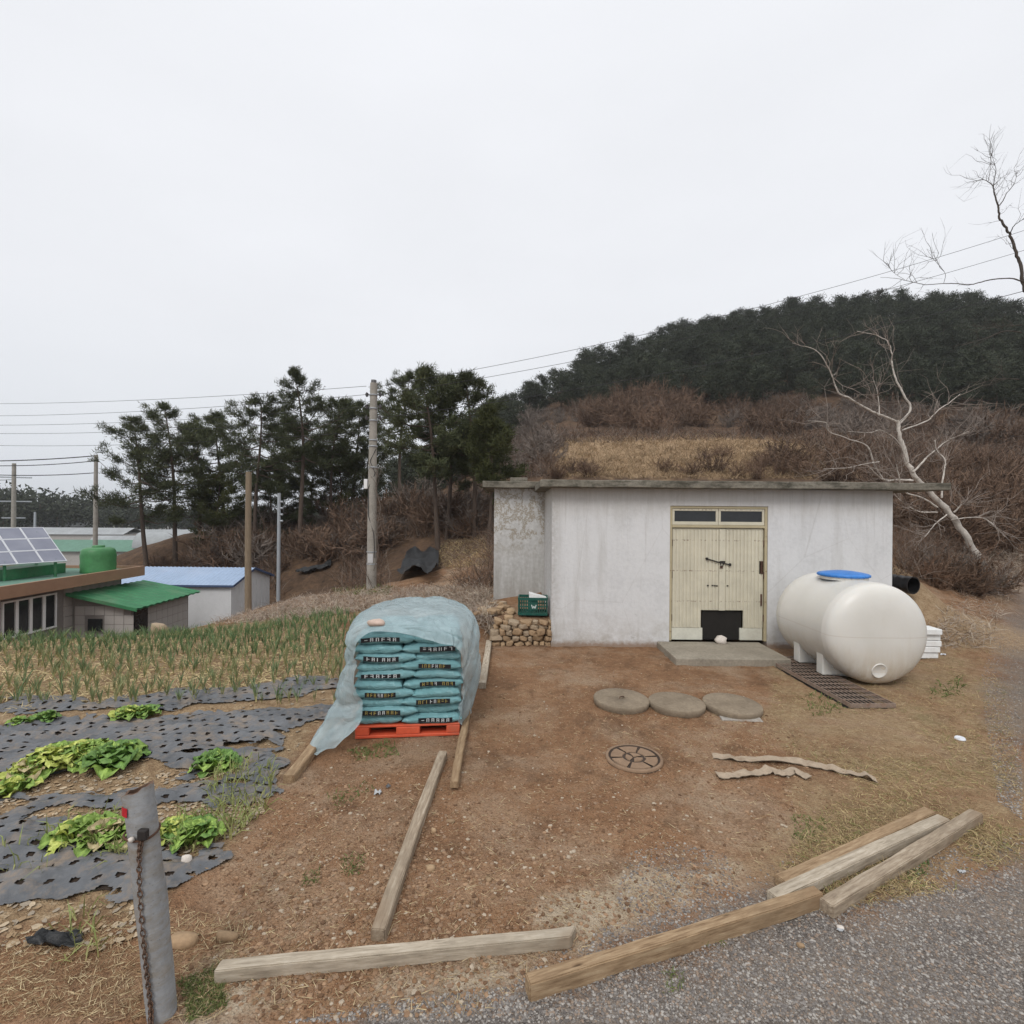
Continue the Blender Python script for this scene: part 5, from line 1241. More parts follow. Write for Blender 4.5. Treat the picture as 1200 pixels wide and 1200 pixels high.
for s_, nm in ((YA, 'roof'), (YB, 'roof')):
    n = 150; g = np.zeros((n, 2, 3)); d_ = -.18 if s_ == YA else .18
    for i in range(n):
        x = XA + .2 - i * (XA - XB + .3) / n; k = .03 if i % 3 == 0 else 0
        g[i, 0] = (x, s_ + d_, ZE - .03 + k); g[i, 1] = (x, ym, ZR + k)
    MB().grid(g - o0).build(nm, M_bluer, bsd)
    MB().add(np.array([(XA + .2, s_ + d_, ZE - .10), (XB - .1, s_ + d_, ZE - .10), (XB - .1, s_ + d_, ZE + .0), (XA + .2, s_ + d_, ZE + .0)]) - o0, [[0, 1, 2, 3]]).build('gutter', simple('dark_blue_trim', (.06, .09, .17), .1, 3, .5, 0), bsd)
vg = MB().add(np.array([(XA + .21, YA - .18, ZE - .12), (XA + .21, ym, ZR - .09), (XA + .21, YB + .18, ZE - .12), (XA + .21, YB + .18, ZE + .0), (XA + .21, ym, ZR + .035), (XA + .21, YA - .18, ZE + .0)]) - o0, [[0, 1, 4, 5], [1, 2, 3, 4]]); vg.build('verge_trim', bpy.data.materials['dark_blue_trim'], bsd)
# low buildings and greenhouses far across the plain
M_vinyl = simple('greenhouse_film', (.30, .315, .32), .25, .4, .6, 0)
for i, (px, py, Y, ln, wd, hh, kind) in enumerate(((235, 655, 66, 14, 4, 1.9, 0), (180, 652, 84, 22, 4, 1.9, 0), (90, 655, 66, 18, 5, 2.5, 1), (140, 640, 95, 40, 6, 2.5, 0), (225, 640, 90, 30, 6, 2.5, 0), (70, 640, 110, 30, 7, 3, 2), (150, 628, 150, 50, 8, 3, 0), (60, 626, 165, 30, 8, 4, 2), (230, 626, 140, 30, 7, 3, 0))):
    X = (px - 600) / 600 * Y; z = float(H(X, Y)) - .2
    if kind == 0:
        t = thing('greenhouse', 'grey film greenhouse tunnel on the plain beyond the pines', 'greenhouse', (X, Y, z), R(8), 'greenhouses on the far plain')
        q = np.linspace(0, math.pi, 13); g = np.array([[(x, math.cos(a) * wd / 2, math.sin(a) * hh + .3) for a in q] for x in np.linspace(-ln / 2, ln / 2, 12)]); mb = MB().grid(g)
        for e_ in (0, -1): mb.add(np.vstack([g[e_], [g[e_].mean(0) * (1, 1, 0)]]), [[j, j + 1, 13] for j in range(12)])
        mb.build('film_cover', M_vinyl, t, True)
    else:
        t = thing('far_barn', ('low barn with a green roof beyond the green tank', 'low grey barn behind solar panels', 'far grey barn at the edge of the plain')[(1, 2).index(kind) if i != 7 else 2], 'barn', (X, Y, z), R(5))
        MB().bb(-ln / 2, ln / 2, -wd / 2, wd / 2, 0, hh).build('wall', M_tile, t)
        MB().add([(-ln / 2 - .3, -wd / 2 - .4, hh + .01), (ln / 2 + .3, -wd / 2 - .4, hh + .01), (ln / 2 + .3, 0, hh + 1.3), (-ln / 2 - .3, 0, hh + 1.3), (-ln / 2 - .3, wd / 2 + .4, hh + .01), (ln / 2 + .3, wd / 2 + .4, hh + .01)], [[0, 1, 2, 3], [3, 2, 5, 4]]).build('roof', M_deck if kind == 1 else M_vinyl, t)

# ------------------------------------------------------------------ poles and wires
M_pole = concrete('pole_concrete', (.22, .205, .18), (.38, .355, .315))
M_oldwood = simple('old_wood_pole', (.21, .165, .115), .3, 4, .9, .3, .01, st=(6, 6, .6))
M_zinc = simple('zinc_pole', (.36, .385, .41), .12, 4, .5, .05, metal=.3)
M_ins = simple('dark_insulator', (.05, .045, .045), .2, 9, .3, 0, spec=.5)
M_cable = simple('black_cable', (.03, .03, .032), .1, 5, .6, 0)
PY = 17.0; PXc = float(P(436, 600, PY)[0]); zb = float(H(PXc, PY)); zt = float(P(437, 449, PY)[2])
up_ = thing('utility_pole', 'tall grey concrete utility pole behind the bag stack', 'utility pole', (PXc, PY, zb - .3))
Hp = zt - zb + .3
MB().tube([(0, 0, 0), (.0, 0, Hp * .5), (.02, 0, Hp)], [.165, .14, .115], 16).build('pole_shaft', M_pole, up_, True)
MB().lathe([(.09, 0), (.09, .1), (.001, .12)], 14, c=(.02, 0, Hp)).build('pole_cap', M_ins, up_, True)
for z_ in (.4, .85, 1.25, 1.9, 2.1, 2.8):
    MB().lathe([(.128 + z_ * .006, -.02), (.136 + z_ * .006, -.02), (.136 + z_ * .006, .02), (.128 + z_ * .006, .02)], 16, c=(.015, 0, Hp - z_)).build('steel_band', M_zinc, up_, True)
WZ = []
for k, z_ in enumerate((.38, .78, 1.15)):
    for s_ in (-1, 1):
        MB().tube([(s_ * .12 + .015, 0, Hp - z_), (s_ * .2 + .015, 0, Hp - z_)], .02, 6).tube([(s_ * .2 + .015, 0, Hp - z_ - .06), (s_ * .24 + .015, 0, Hp - z_), (s_ * .2 + .015, 0, Hp - z_ + .06)], .045, 8).build('insulator', M_ins, up_, True)
link('meter_box', bev(MB().box((-.2, -.02, Hp - 3.35), (.12, .14, .32)).mesh('meter_box', M_upvc), .01), up_)
MB().tube([(.14, -.09, Hp - 2.2), (-.04, -.15, Hp - 2.6), (.12, -.1, Hp - 3.0), (-.1, -.13, Hp - 3.5), (-.08, -.14, Hp - 4.4), (.1, -.13, Hp - 5.0), (.14, -.11, Hp - 5.8)], .012, 5).build('riser_cable', M_cable, up_, True)
MB().box((0, -.158, 1.32), (.17, .012, .3)).build('number_plate', simple('grey_plate', (.5, .5, .5), .1, 5, .5, 0), up_)
for z_ in (1.12, 1.52): MB().lathe([(.158, -.015), (.166, -.015), (.166, .015), (.158, .015)], 16, c=(0, 0, z_)).build('steel_band', M_zinc, up_, True)
vm_ = MB(); g = np.array([(.1, -.12, .9), (.25, -.15, 1.5), (.2, -.1, 2.3), (.3, -.1, 3.0), (.15, -.1, 3.6), (.2, -.12, 4.2)]); vm_.tube(catmull(g, 30), .012, 5); twigs_on(vm_, catmull(g, 30), 16, .7, .008, 5); vm_.build('dead_vine', M_gtwig, up_)
X = float(P(291, 600, 18)[0]); zt = float(P(291, 553, 18)[2]); zb = float(H(X, 18)) - .3
wp = MB().tube([(X + .03, 18, zb), (X, 18, (zb + zt) / 2), (X, 18, zt)], [.115, .105, .095], 12).mesh('wooden_pole', M_oldwood, True)
tag(link('wooden_pole', wp), 'plain brown wooden pole in front of the white shed', 'pole')
X = float(P(327, 600, 24)[0]); zt = float(P(327.5, 578, 24)[2]); zb = float(H(X, 24)) - .3
mp_ = thing('metal_pole', 'slim pale metal pole with small insulators beside the blue roofed shed', 'pole', (X, 24, zb))
MB().tube([(0, 0, 0), (0, 0, zt - zb)], [.085, .075], 12).build('pole_shaft', M_zinc, mp_, True)
for k in range(4):
    MB().tube([(.07, 0, zt - zb - .4 - k * .3), (.18, 0, zt - zb - .4 - k * .3)], .05, 7).build('insulator', M_zinc, mp_, True)
X = float(P(16, 600, 62)[0]); zt = float(P(16, 543, 62)[2]); zb = float(H(X, 62)) - .3
fp = thing('distant_pole', 'distant utility pole with three crossarms above the solar panels', 'utility pole', (X, 62, zb))
MB().tube([(0, 0, 0), (0, 0, zt - zb)], [.28, .2], 10).build('pole_shaft', M_pole, fp, True)
for k, z_ in enumerate((1.7, 4.6, 6.6)): MB().box((0, 0, zt - zb - z_), (3.4 if k < 2 else 2.2, .12, .14), [[math.cos(.4), -math.sin(.4), 0], [math.sin(.4), math.cos(.4), 0], [0, 0, 1]]).build('crossarm', M_zinc, fp)
X = float(P(112, 600, 50)[0]); zt = float(P(112, 533, 50)[2]); zb = float(H(X, 50)) - .3
fp2 = MB().tube([(X, 50, zb), (X, 50, zt)], [.22, .16], 10).mesh('distant_pole', M_pole, True); tag(link('distant_pole', fp2), 'distant concrete pole half hidden by the leftmost pine', 'utility pole')
X = float(P(41, 600, 120)[0]); zb = float(H(X, 120)); tag(link('distant_pole', MB().tube([(X, 120, zb), (X, 120, float(P(41, 600, 120)[2]))], [.3, .2], 8).mesh('distant_pole', M_zinc, True)), 'thin far off pole on the plain right of the crossarm pole', 'utility pole')
def wire(a, c, sag, label, r_=.0075, grp='overhead wires'):
    a = np.array(a, float); c = np.array(c, float); t = np.linspace(0, 1, 40); g = a + (c - a) * t[:, None]; g[:, 2] -= sag * 4 * t * (1 - t)
    return tag(MB().tube(g, r_, 5).build('overhead_wire', M_cable, None, True), label, 'wire', grp)
pt = lambda z_, s_: (PXc + .015 + s_ * .24, PY, zb0 + Hp - .3 - z_ + .0)
zb0 = float(H(PXc, PY))
wire(pt(.1, -1), P(-120, 472, 26), .25, 'topmost wire running left from the concrete utility pole')
wire(pt(.38, -1), P(-120, 486, 26), .3, 'second wire from the top running left from concrete pole')
wire(pt(.78, -1), P(-120, 496, 26), .3, 'third wire from the top running left from concrete pole')
wire(pt(1.15, -1), P(-120, 505, 26), .3, 'fourth wire from the top running left from concrete pole')
wire(pt(1.6, -1), P(-120, 517, 26), .35, 'lowest wire running left from the concrete utility pole')
wire(pt(.1, 1), P(1330, 226, 19), .62, 'upper wire crossing the sky above the hill pines')
wire(pt(.38, 1), P(1330, 252, 19), .6, 'middle wire crossing the sky above the hill pines')
wire(pt(1.15, 1), P(1330, 305, 16), .5, 'lower wire crossing in front of the hill pines', .010)
wire(P(112, 534, 50), P(-60, 540, 50), .2, 'thick cable at the far left above the crossarm pole', .05)
wire(P(112, 540, 50), P(-60, 544, 50), .3, 'second thick cable at far left, just under the first', .04)
wire(P(112, 554, 50), P(-60, 553, 50), .3, 'third thick cable at the far left', .04)
wire(P(16, 562, 62), P(-60, 556, 66), .3, 'cable at far left reaching the upper crossarm', .035)

# ------------------------------------------------------------------ tarp and netting on the bank
M_tarp = simple('black_tarp_plastic', (.016, .017, .018), .3, 5, .5, .4, .04, spec=.35)
def drape(px, seed, label, name, cat, lift=.12):
    g = np.array([[ground_at(*p)[0] for p in r_] for r_ in px]); a = catmull(g, 26); a = np.swapaxes(catmull(np.swapaxes(a, 0, 1), 26), 0, 1)
    q, r_ = np.meshgrid(np.linspace(0, 4, 26), np.linspace(0, 4, 26), indexing='ij'); a[..., 2] = np.maximum(a[..., 2], H(a[..., 0], a[..., 1])) + .05 + fbm(q, r_, 3, seed) * lift * 2
    mb = MB().grid(a); return tag(mb.build(name, M_tarp, None, True), label, cat)
drape([[(476, 652), (495, 650), (514, 652)], [(474, 662), (494, 662), (514, 664)], [(470, 672), (492, 673), (511, 676)], [(464, 681), (490, 684), (506, 686)]], 3, 'black plastic tarp draped on the bank below the bare trunk pine', 'black_tarp', 'tarp', .3)
drape([[(346, 673), (366, 669), (388, 661)], [(347, 675), (367, 671), (388, 664)], [(349, 677), (368, 674), (386, 668)]], 5, 'roll of black netting on the bank right of the metal pole', 'netting_roll', 'netting', .25)
# ------------------------------------------------------------------ field: mulch film, garlic, cabbages, dead leaves
def film_black():
    b = NB('black_mulch_film'); n = b.noise(2.5, 5, .7); n2 = b.noise(18, 4, .7)
    c = b.ramp(n, [(.35, (.072, .076, .082)), (.65, (.135, .14, .148))])
    c = b.mix(b.rng(b.noise(4, 7, .78), .48, .66, 0, .65), c, (.27, .195, .125))
    return b.out(c, .45, b.bump(b.ma('ADD', n, b.ma('MULTIPLY', n2, .4)), .5, .03), 0, .42)
M_mulch = film_black(); M_bed_shade = simple('painted_bed_shade', (.035, .024, .017), .4, 20, .95, .4)  # bed soil coloured near black: painted shade seen through the film holes
def mulch(polypx, seed, label, tear=.60, lift=.035):
    poly = GW(polypx); xs = [q[0] for q in poly]; ys = [q[1] for q in poly]; h_ = .0125
    gx = np.arange(min(xs) - .1, max(xs) + .1, h_); gy = np.arange(min(ys) - .1, max(ys) + .1, h_); X, Y = np.meshgrid(gx, gy, indexing='ij')
    d = sdf(X, Y, poly) + (fbm(X * 3, Y * 3, 4, seed) - .5) * .5 + (fbm(X * 14, Y * 14, 2, seed + 1) - .5) * .05
    Z = H(X, Y) + .012 + lift * sm(d, 0, .25) + (fbm(X * 2 + Y, Y * 9, 3, seed + 2) - .5) * .05 * sm(d, .0, .2) + np.abs(fbm(X * 5 + Y * 3, Y * 12 - X * 2, 3, seed + 5) - .5) * .06 + (fbm(X * 22, Y * 22, 2, seed + 6) - .5) * .012
    ca, sa = math.cos(.12), math.sin(.12); u = (X * ca + Y * sa) / .15; v = (Y * ca - X * sa) / .14; row = np.floor(v)
    fu = (u + .5 * (row % 2)) % 1 - .5; fv = v % 1 - .5; jit = (_hash(np.floor(u + .5 * (row % 2)).astype(int), row.astype(int), seed) - .5) * .25
    hole = np.hypot((fu + jit) * .15 / .034, fv * .14 / .021) < .9
    keep = (d > .0) & ~hole & (fbm(X * 1.2, Y * 2.6, 4, seed + 9) < tear)
    mb = MB().grid(np.stack([X, Y, Z], -1), 0, keep[:-1, :-1])
    o = tag(mb.build('mulch_film', M_mulch, None, True), label, 'mulch film')
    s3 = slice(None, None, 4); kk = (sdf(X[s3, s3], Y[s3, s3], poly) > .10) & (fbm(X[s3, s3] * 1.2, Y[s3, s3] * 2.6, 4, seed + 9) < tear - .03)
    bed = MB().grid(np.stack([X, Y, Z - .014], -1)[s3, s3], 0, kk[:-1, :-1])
    tag(bed.build('painted_bed_shade', M_bed_shade, None, True), kind='structure'); return o  # added bed sheet just under the film, its dark colour stands for shade
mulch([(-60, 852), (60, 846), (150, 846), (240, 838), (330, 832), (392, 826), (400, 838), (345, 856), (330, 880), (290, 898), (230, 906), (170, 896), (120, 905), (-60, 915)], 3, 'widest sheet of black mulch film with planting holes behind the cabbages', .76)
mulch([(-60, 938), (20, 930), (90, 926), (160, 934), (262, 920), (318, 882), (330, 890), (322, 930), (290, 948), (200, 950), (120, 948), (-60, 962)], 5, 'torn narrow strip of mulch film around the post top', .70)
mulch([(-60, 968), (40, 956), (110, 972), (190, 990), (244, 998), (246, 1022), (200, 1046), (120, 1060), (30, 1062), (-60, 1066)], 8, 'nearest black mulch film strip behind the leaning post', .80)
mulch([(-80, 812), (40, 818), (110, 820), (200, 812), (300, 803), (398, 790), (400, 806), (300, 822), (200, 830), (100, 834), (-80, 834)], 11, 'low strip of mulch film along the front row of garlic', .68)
M_soilhole = None
def plant_mat(name, lo, hi, zlo, zhi):
    b = NB(name); x = b.xyz(); n = b.noise(30, 2, .5)
    c = b.mix(b.rng(b.ma('ADD', x[2], b.ma('MULTIPLY', n, .12)), zlo, zhi), lo, hi); c = b.mix(b.rng(b.rand(), 0, 1, 0, .45), c, lo)
    return b.out(c, .6, None, 0, .3)
M_garlic = plant_mat('garlic_blades', (.47, .39, .18), (.115, .185, .085), .05, .22)
def garlic_mesh(seed):
    r = np.random.default_rng(seed); mb = MB(); n = 9
    az = r.random(n) * 6.28; tl = r.uniform(.06, .5, n); D = np.stack([np.cos(az) * np.sin(tl), np.sin(az) * np.sin(tl), np.cos(tl)], 1)
    B = np.stack([r.normal(size=n) * .008, r.normal(size=n) * .008, r.uniform(.0, .12, n)], 1)
    spikes(mb, B, D, r.uniform(.20, .36, n), .016, 0, .45)
    spikes(mb, B[:3] * 0, r.normal(size=(3, 3)) * .08 + (0, 0, 1), .22, .014)
    return mb
GAR = [garlic_mesh(900 + k).mesh('garlic_plant', M_garlic) for k in range(6)]
pts = []
for j, yy in enumerate(np.arange(6.5, 12.9, .20)):
    for xx in np.arange(-14.5, -2.2, .12):
        x = xx + rng.normal() * .03; y = yy + .10 * (xx + 6) * .5 + rng.normal() * .03
        if y < 6.35 + .05 * (x + 6) or y > 9.95 + .42 * (x + 9.4) or abs(x / y) > 1.06 or x > -.30 * y - .05 + .15 * math.sin(y * 3): continue
        if vnoise(np.array([x * .9]), np.array([y * 1.3]), 5)[0] < .2 or rng.random() > .62 + .38 * float(sm(y, 7.2, 9.2)) or (j % 5 == 4 and rng.random() < .7): continue
        pts.append((x, y))
pts.sort(key=lambda q: q[1]); print('garlic', len(pts))
for i, (x, y) in enumerate(pts[:296]):
    o = link('garlic_plant', GAR[i % 6], None, (x, y, float(H(x, y)) - .005), (0, 0, random.random() * 6.28)); s_ = random.uniform(.5, .88); o.scale = (s_, s_, s_ * random.uniform(.9, 1.15))
    tag(o, 'thin green garlic plant in the front rows of the field', 'garlic plant', 'garlic plants in the front rows')
mb = MB(); src = [garlic_mesh(900 + k) for k in range(6)]
for i, (x, y) in enumerate(pts[296:]):
    s_ = random.uniform(.5, .85); a = random.random() * 6.28; Rm = np.array([[math.cos(a), -math.sin(a), 0], [math.sin(a), math.cos(a), 0], [0, 0, 1]]) * s_; g = src[i % 6]; o_ = mb.n
    for v in g.v: mb.v.append(v @ Rm.T + (x, y, float(H(x, y)) - .005))
    for f, m_ in g.f: mb.f.append((f + o_, 0))
    mb.n += g.n
def garlic_far_mat():
    b = NB('garlic_rows'); n = b.noise(9, 3, .6); return b.out(b.ramp(n, [(.35, (.085, .15, .06)), (.55, (.14, .21, .09)), (.68, (.38, .33, .15))]), .6, None, 0, .3)
tag(mb.build('garlic_rows', garlic_far_mat()), 'dense rows of garlic filling the back of the field', 'garlic crop', None, 'stuff')
# cabbages
def leaf_mat(name, c1, c2):
    b = NB(name); n = b.noise(9, 4, .6); c = b.ramp(n, [(.35, c1), (.65, c2)]); x = b.xyz()
    rib = b.rng(b.ma('ABSOLUTE', x[1]), .10, .03, 0, .5); c = b.mix(rib, c, sc(c2, 1.5)); c = b.mix(b.rng(b.rand(), 0, 1, 0, .5), c, sc(c1, .6))
    return b.out(c, .5, b.bump(b.noise(14, 4, .7), .5, .01), 0, .4)
M_leafs = [leaf_mat('cabbage_leaf_green', (.16, .27, .045), (.30, .43, .09)), leaf_mat('cabbage_leaf_yellow', (.36, .43, .06), (.58, .61, .18)), leaf_mat('cabbage_leaf_dark', (.085, .18, .035), (.17, .30, .065)), leaf_mat('withered_leaf', (.36, .28, .13), (.50, .42, .24))]
def leaf_mesh(m, seed):
    r = np.random.default_rng(seed); nu, nv = 8, 9; u = np.linspace(0, 1, nu); v = np.linspace(-1, 1, nv); U, V = np.meshgrid(u, v, indexing='ij')
    w_ = (np.sin(np.clip(U * .92 + .08, 0, 1) * math.pi) ** .6) * .52; x = U * 1.0; y = V * w_
    z = .5 * np.sin(U * 1.9) - .18 * U ** 2 + .28 * (V * w_) ** 2 + .10 * np.sin(U * 13 + r.random() * 6) * np.abs(V) ** 2 + .05 * np.sin(V * 7 + U * 5 + r.random() * 6) + r.normal(size=U.shape) * .028
    return MB().grid(np.stack([x, y, z], -1)).mesh('leaf', M_leafs[m], True)
LEAF = [[leaf_mesh(m, 40 + m * 5 + k) for k in range(2)] for m in range(4)]
def cabbage(px, py, s_, pal, n, label, flat=1.0):
    p = G(px, py); p[2] = float(H(p[0], p[1])); t = thing('cabbage_plant', label, 'cabbage', p, random.random() * 6)
    n = int(n * 2.8)
    for i in range(n):
        k = i / n; az = i * 2.4 + rng.normal() * .3; el = R(4 + 70 * k) * flat; L = .55 * s_ * (1.0 - .35 * k) * rng.uniform(.8, 1.15); m = random.choice(pal)
        o = link('leaf', LEAF[m][i % 2], t, (math.cos(az) * .36 * s_ * (1 - k) ** .8, math.sin(az) * .36 * s_ * (1 - k) ** .8, .01 + .13 * s_ * k), (rng.normal() * .25, -el + .25, az)); o.scale = (L, L * rng.uniform(.85, 1.2), L)
cabbage(66, 898, .36, (1, 1, 0, 0), 22, 'large yellow green cabbage plant, left one of the big pair')
cabbage(98, 892, .34, (1, 0, 0), 20, 'light green cabbage in the middle of the big clump')
cabbage(132, 896, .36, (0, 2, 2), 22, 'darker green cabbage plant, right one of the big clump')
cabbage(40, 908, .28, (0, 1, 3), 14, 'low spread cabbage at the left end of the big clump')
cabbage(253, 898, .28, (0, 2, 2), 18, 'round dark green cabbage on the film right of the post')
cabbage(150, 842, .26, (0, 0, 1), 14, 'cabbage tuft near the front garlic row, left part of its clump')
cabbage(170, 839, .22, (0, 2), 14, 'cabbage tuft near the front garlic row, right part of its clump')
cabbage(52, 848, .2, (0, 2), 10, 'small cabbage at the film edge second from the left border')
cabbage(22, 852, .16, (0, 2), 8, 'smallest cabbage at the left border by the film edge')
cabbage(18, 926, .22, (0, 0, 1), 10, 'flat bright green cabbage at the left border below the big clump')
cabbage(98, 985, .28, (1, 0, 0), 16, 'yellowing cabbage with long leaves left of the leaning post')
cabbage(128, 990, .27, (0, 0, 3), 16, 'cabbage with a withered leaf touching the leaning post')
cabbage(202, 980, .2, (0, 1), 10, 'small cabbage just right of the leaning post')
cabbage(228, 986, .24, (0, 2, 0), 14, 'bright green cabbage right of the post beside dry leaves')
def in_poly_world(poly, n):
    poly = np.array(poly); lo, hi = poly.min(0), poly.max(0); out = []
    while sum(map(len, out)) < n:
        q = rng.uniform(lo, hi, (n * 3, 2)); out.append(q[inpoly(q[:, 0], q[:, 1], poly)])
    q = np.concatenate(out)[:n]; return np.column_stack([q, H(q[:, 0], q[:, 1])])
# onion-like blades between the cabbages
M_blade = plant_mat('pale_green_blades', (.38, .33, .14), (.15, .22, .06), .02, .16)
mb = MB()
for poly, n in (([(240, 960), (250, 905), (300, 890), (322, 905), (315, 950), (270, 985), (245, 990)], 420), ([(50, 1005), (70, 960), (150, 955), (150, 1010), (100, 1020)], 160), ([(205, 960), (240, 955), (235, 1000), (205, 1000)], 90), ([(60, 1090), (110, 1060), (130, 1120), (80, 1130)], 40), ([(0, 1000), (60, 985), (60, 1030), (0, 1040)], 40)):
    q = in_pixels(poly, n); D = rng.normal(size=(len(q), 3)) * .4 + (0, 0, 1); spikes(mb, q, D, rng.uniform(.06, .24, len(q)), .010, 0, .8)
tag(mb.build('wild_onion_grass', M_blade), 'thin yellow green blades growing between the cabbages', 'grass', None, 'stuff')
# dead pale leaves and film scraps over the field
def scraps(q, size, mats, name, label, cat, curl=.5):
    mb = MB(); n = len(q)
    for k in range(n):
        s_ = rng.uniform(*size); a = rng.random() * 6.28; c, s2 = math.cos(a), math.sin(a); m_ = int(rng.integers(len(mats)))
        el = rng.uniform(.35, .9); zz = rng.normal(size=9) * curl * s_ * .4; i, j = np.meshgrid((-1, 0, 1), (-1, 0, 1), indexing='ij')
        x = i.ravel() * s_ * (1 - .25 * np.abs(j.ravel())) + rng.normal(size=9) * .12 * s_; y = j.ravel() * s_ * el * (1 - .3 * np.abs(i.ravel())) + rng.normal(size=9) * .12 * s_
        v = np.stack([x * c - y * s2, x * s2 + y * c, np.abs(zz) + .006], 1) + q[k]
        mb.add(v, [[0, 3, 4, 1], [1, 4, 5, 2], [3, 6, 7, 4], [4, 7, 8, 5]], m_)
    return tag(mb.build(name, mats, None, False), label, cat, None, 'stuff')
M_dl = [simple('bleached_leaf', (.44, .35, .24), .25, 9, .9, .2), simple('tan_leaf', (.31, .215, .125), .3, 9, .9, .2), simple('grey_leaf', (.30, .25, .19), .25, 9, .9, .2)]
q = np.concatenate([in_pixels([(-40, 945), (60, 905), (180, 905), (300, 895), (318, 915), (280, 950), (180, 960), (0, 985)], 900), in_pixels([(0, 1060), (120, 1060), (200, 1050), (150, 1110), (40, 1120), (0, 1120)], 150), in_pixels([(-40, 980), (240, 940), (246, 1020), (-40, 1060)], 260),
                    in_pixels([(240, 945), (300, 920), (312, 950), (265, 985)], 260), in_pixels([(-40, 838), (400, 810), (330, 900), (-40, 910)], 260)])
scraps(q, (.006, .030), M_dl, 'dead_leaves', 'bleached dead leaves littering the field between the film strips', 'dead leaves')
q = in_pixels([(-40, 838), (390, 806), (400, 738), (-40, 745)], 6000)
mb = spikes(MB(), q + (0, 0, .01), rng.normal(size=(len(q), 3)) * (1, 1, .25) + (0, 0, .1), rng.uniform(.06, .22, len(q)), .012, 0)
tag(mb.build('straw_mulch', simple('field_straw', (.56, .45, .25), .3, 3, .9, 0)), 'dry yellow straw lying between the garlic rows', 'straw', None, 'stuff')

# ------------------------------------------------------------------ loose stones, gravel, straw in the yard
def pebbles(q, size, mats, name, label, cat, flat=.6, sub=1, kind='stuff', spread=2.2):
    V, F = blob(1, .18, 5); bm = bmesh.new(); bmesh.ops.create_icosphere(bm, subdivisions=1, radius=1); V = np.array([v.co for v in bm.verts]); F = np.array([[v.index for v in f.verts] for f in bm.faces]); bm.free()
    n = len(q); s_ = size[0] + (size[1] - size[0]) * rng.random(n) ** spread
    a = rng.random(n) * 6.28; jit = 1 + rng.normal(size=(n, len(V))) * .18; vv = V[None] * jit[..., None] * np.stack([s_, s_ * rng.uniform(.6, 1, n), s_ * flat * rng.uniform(.6, 1.1, n)], 1)[:, None]
    c, s2 = np.cos(a)[:, None], np.sin(a)[:, None]; x = vv[..., 0] * c - vv[..., 1] * s2; y = vv[..., 0] * s2 + vv[..., 1] * c
    v = np.stack([x, y, vv[..., 2]], -1) + q[:, None]; mi = rng.integers(len(mats), size=n); mb = MB()
    for m_ in range(len(mats)):
        k = np.where(mi == m_)[0]
        if len(k): mb.add(v[k].reshape(-1, 3), (np.arange(len(k))[:, None, None] * len(V) + F[None]).reshape(-1, 3), m_)
    return tag(mb.build(name, mats), label, cat, None, kind)
PM = [simple('pebble_tan', (.30, .205, .13), .25, 20, .9, 0), simple('pebble_brown', (.26, .175, .115), .25, 20, .9, 0), simple('pebble_pale', (.40, .33, .25), .25, 20, .9, 0), simple('pebble_earth', (.24, .15, .09), .25, 20, .95, 0)]
GMs = [simple('gravel_grey', (.22, .20, .182), .3, 20, .9, 0), simple('gravel_dark', (.13, .116, .106), .3, 20, .9, 0), simple('gravel_pale', (.34, .315, .285), .25, 20, .9, 0), simple('gravel_brown', (.25, .19, .145), .3, 20, .9, 0), simple('gravel_mid', (.18, .162, .148), .3, 20, .9, 0)]
yardp = [(300, 1195), (260, 1080), (330, 930), (420, 870), (560, 850), (570, 770), (780, 770), (900, 830), (1010, 900), (960, 960), (880, 1020), (700, 1100), (560, 1190)]
q = np.concatenate([in_pixels(yardp, 9000), in_pixels([(250, 1195), (250, 1000), (420, 870), (540, 930), (700, 1000), (600, 1060), (480, 1130)], 3600)])
pebbles(q, (.0025, .020), PM + [PM[3], PM[3], PM[1], PM[3], PM[1]], 'soil_pebbles', 'small tan and brown stones strewn over the bare yard earth', 'pebbles', spread=4.2)
grp = [(330, 1198), (470, 1172), (620, 1152), (720, 1112), (790, 1087), (880, 1058), (960, 1064), (1040, 1054), (1120, 1038), (1198, 1010), (1198, 1198)]
q = np.concatenate([in_pixels(grp, 24000), in_pixels([(735, 1000), (790, 985), (850, 1000), (870, 1050), (760, 1085), (720, 1060)], 1800), in_pixels([(1155, 850), (1150, 790), (1180, 705), (1198, 692), (1198, 960), (1170, 940)], 7000), in_pixels([(620, 1190), (700, 1090), (900, 1040), (1198, 975), (1198, 1040), (900, 1080), (500, 1198)], 5500), in_pixels([(560, 1190), (640, 1110), (780, 1060), (930, 1000), (1000, 1040), (860, 1075), (700, 1130)], 700)])
pebbles(q, (.003, .0115), GMs, 'road_gravel', 'grey crushed gravel covering the lane at the lower right', 'gravel', .7, spread=2.6)
M_straw = [simple('pale_straw', (.50, .40, .24), .25, 3, .9, 0), simple('brown_straw', (.28, .185, .10), .3, 3, .9, 0)]
def strew(q, L, W_, mats, name, label, up=.12, bend=0, cat='straw'):
    mb = MB(); k = rng.integers(len(mats), size=len(q))
    for m_ in range(len(mats)):
        z = q[k == m_]; D = rng.normal(size=(len(z), 3)) * (1, 1, up) + (0, 0, up); D[:, 2] = np.abs(D[:, 2]); spikes(mb, z + (0, 0, .006), D, rng.uniform(*L, len(z)), rng.uniform(*W_, len(z)), m_, bend)
    return tag(mb.build(name, mats), label, cat, None, 'stuff')
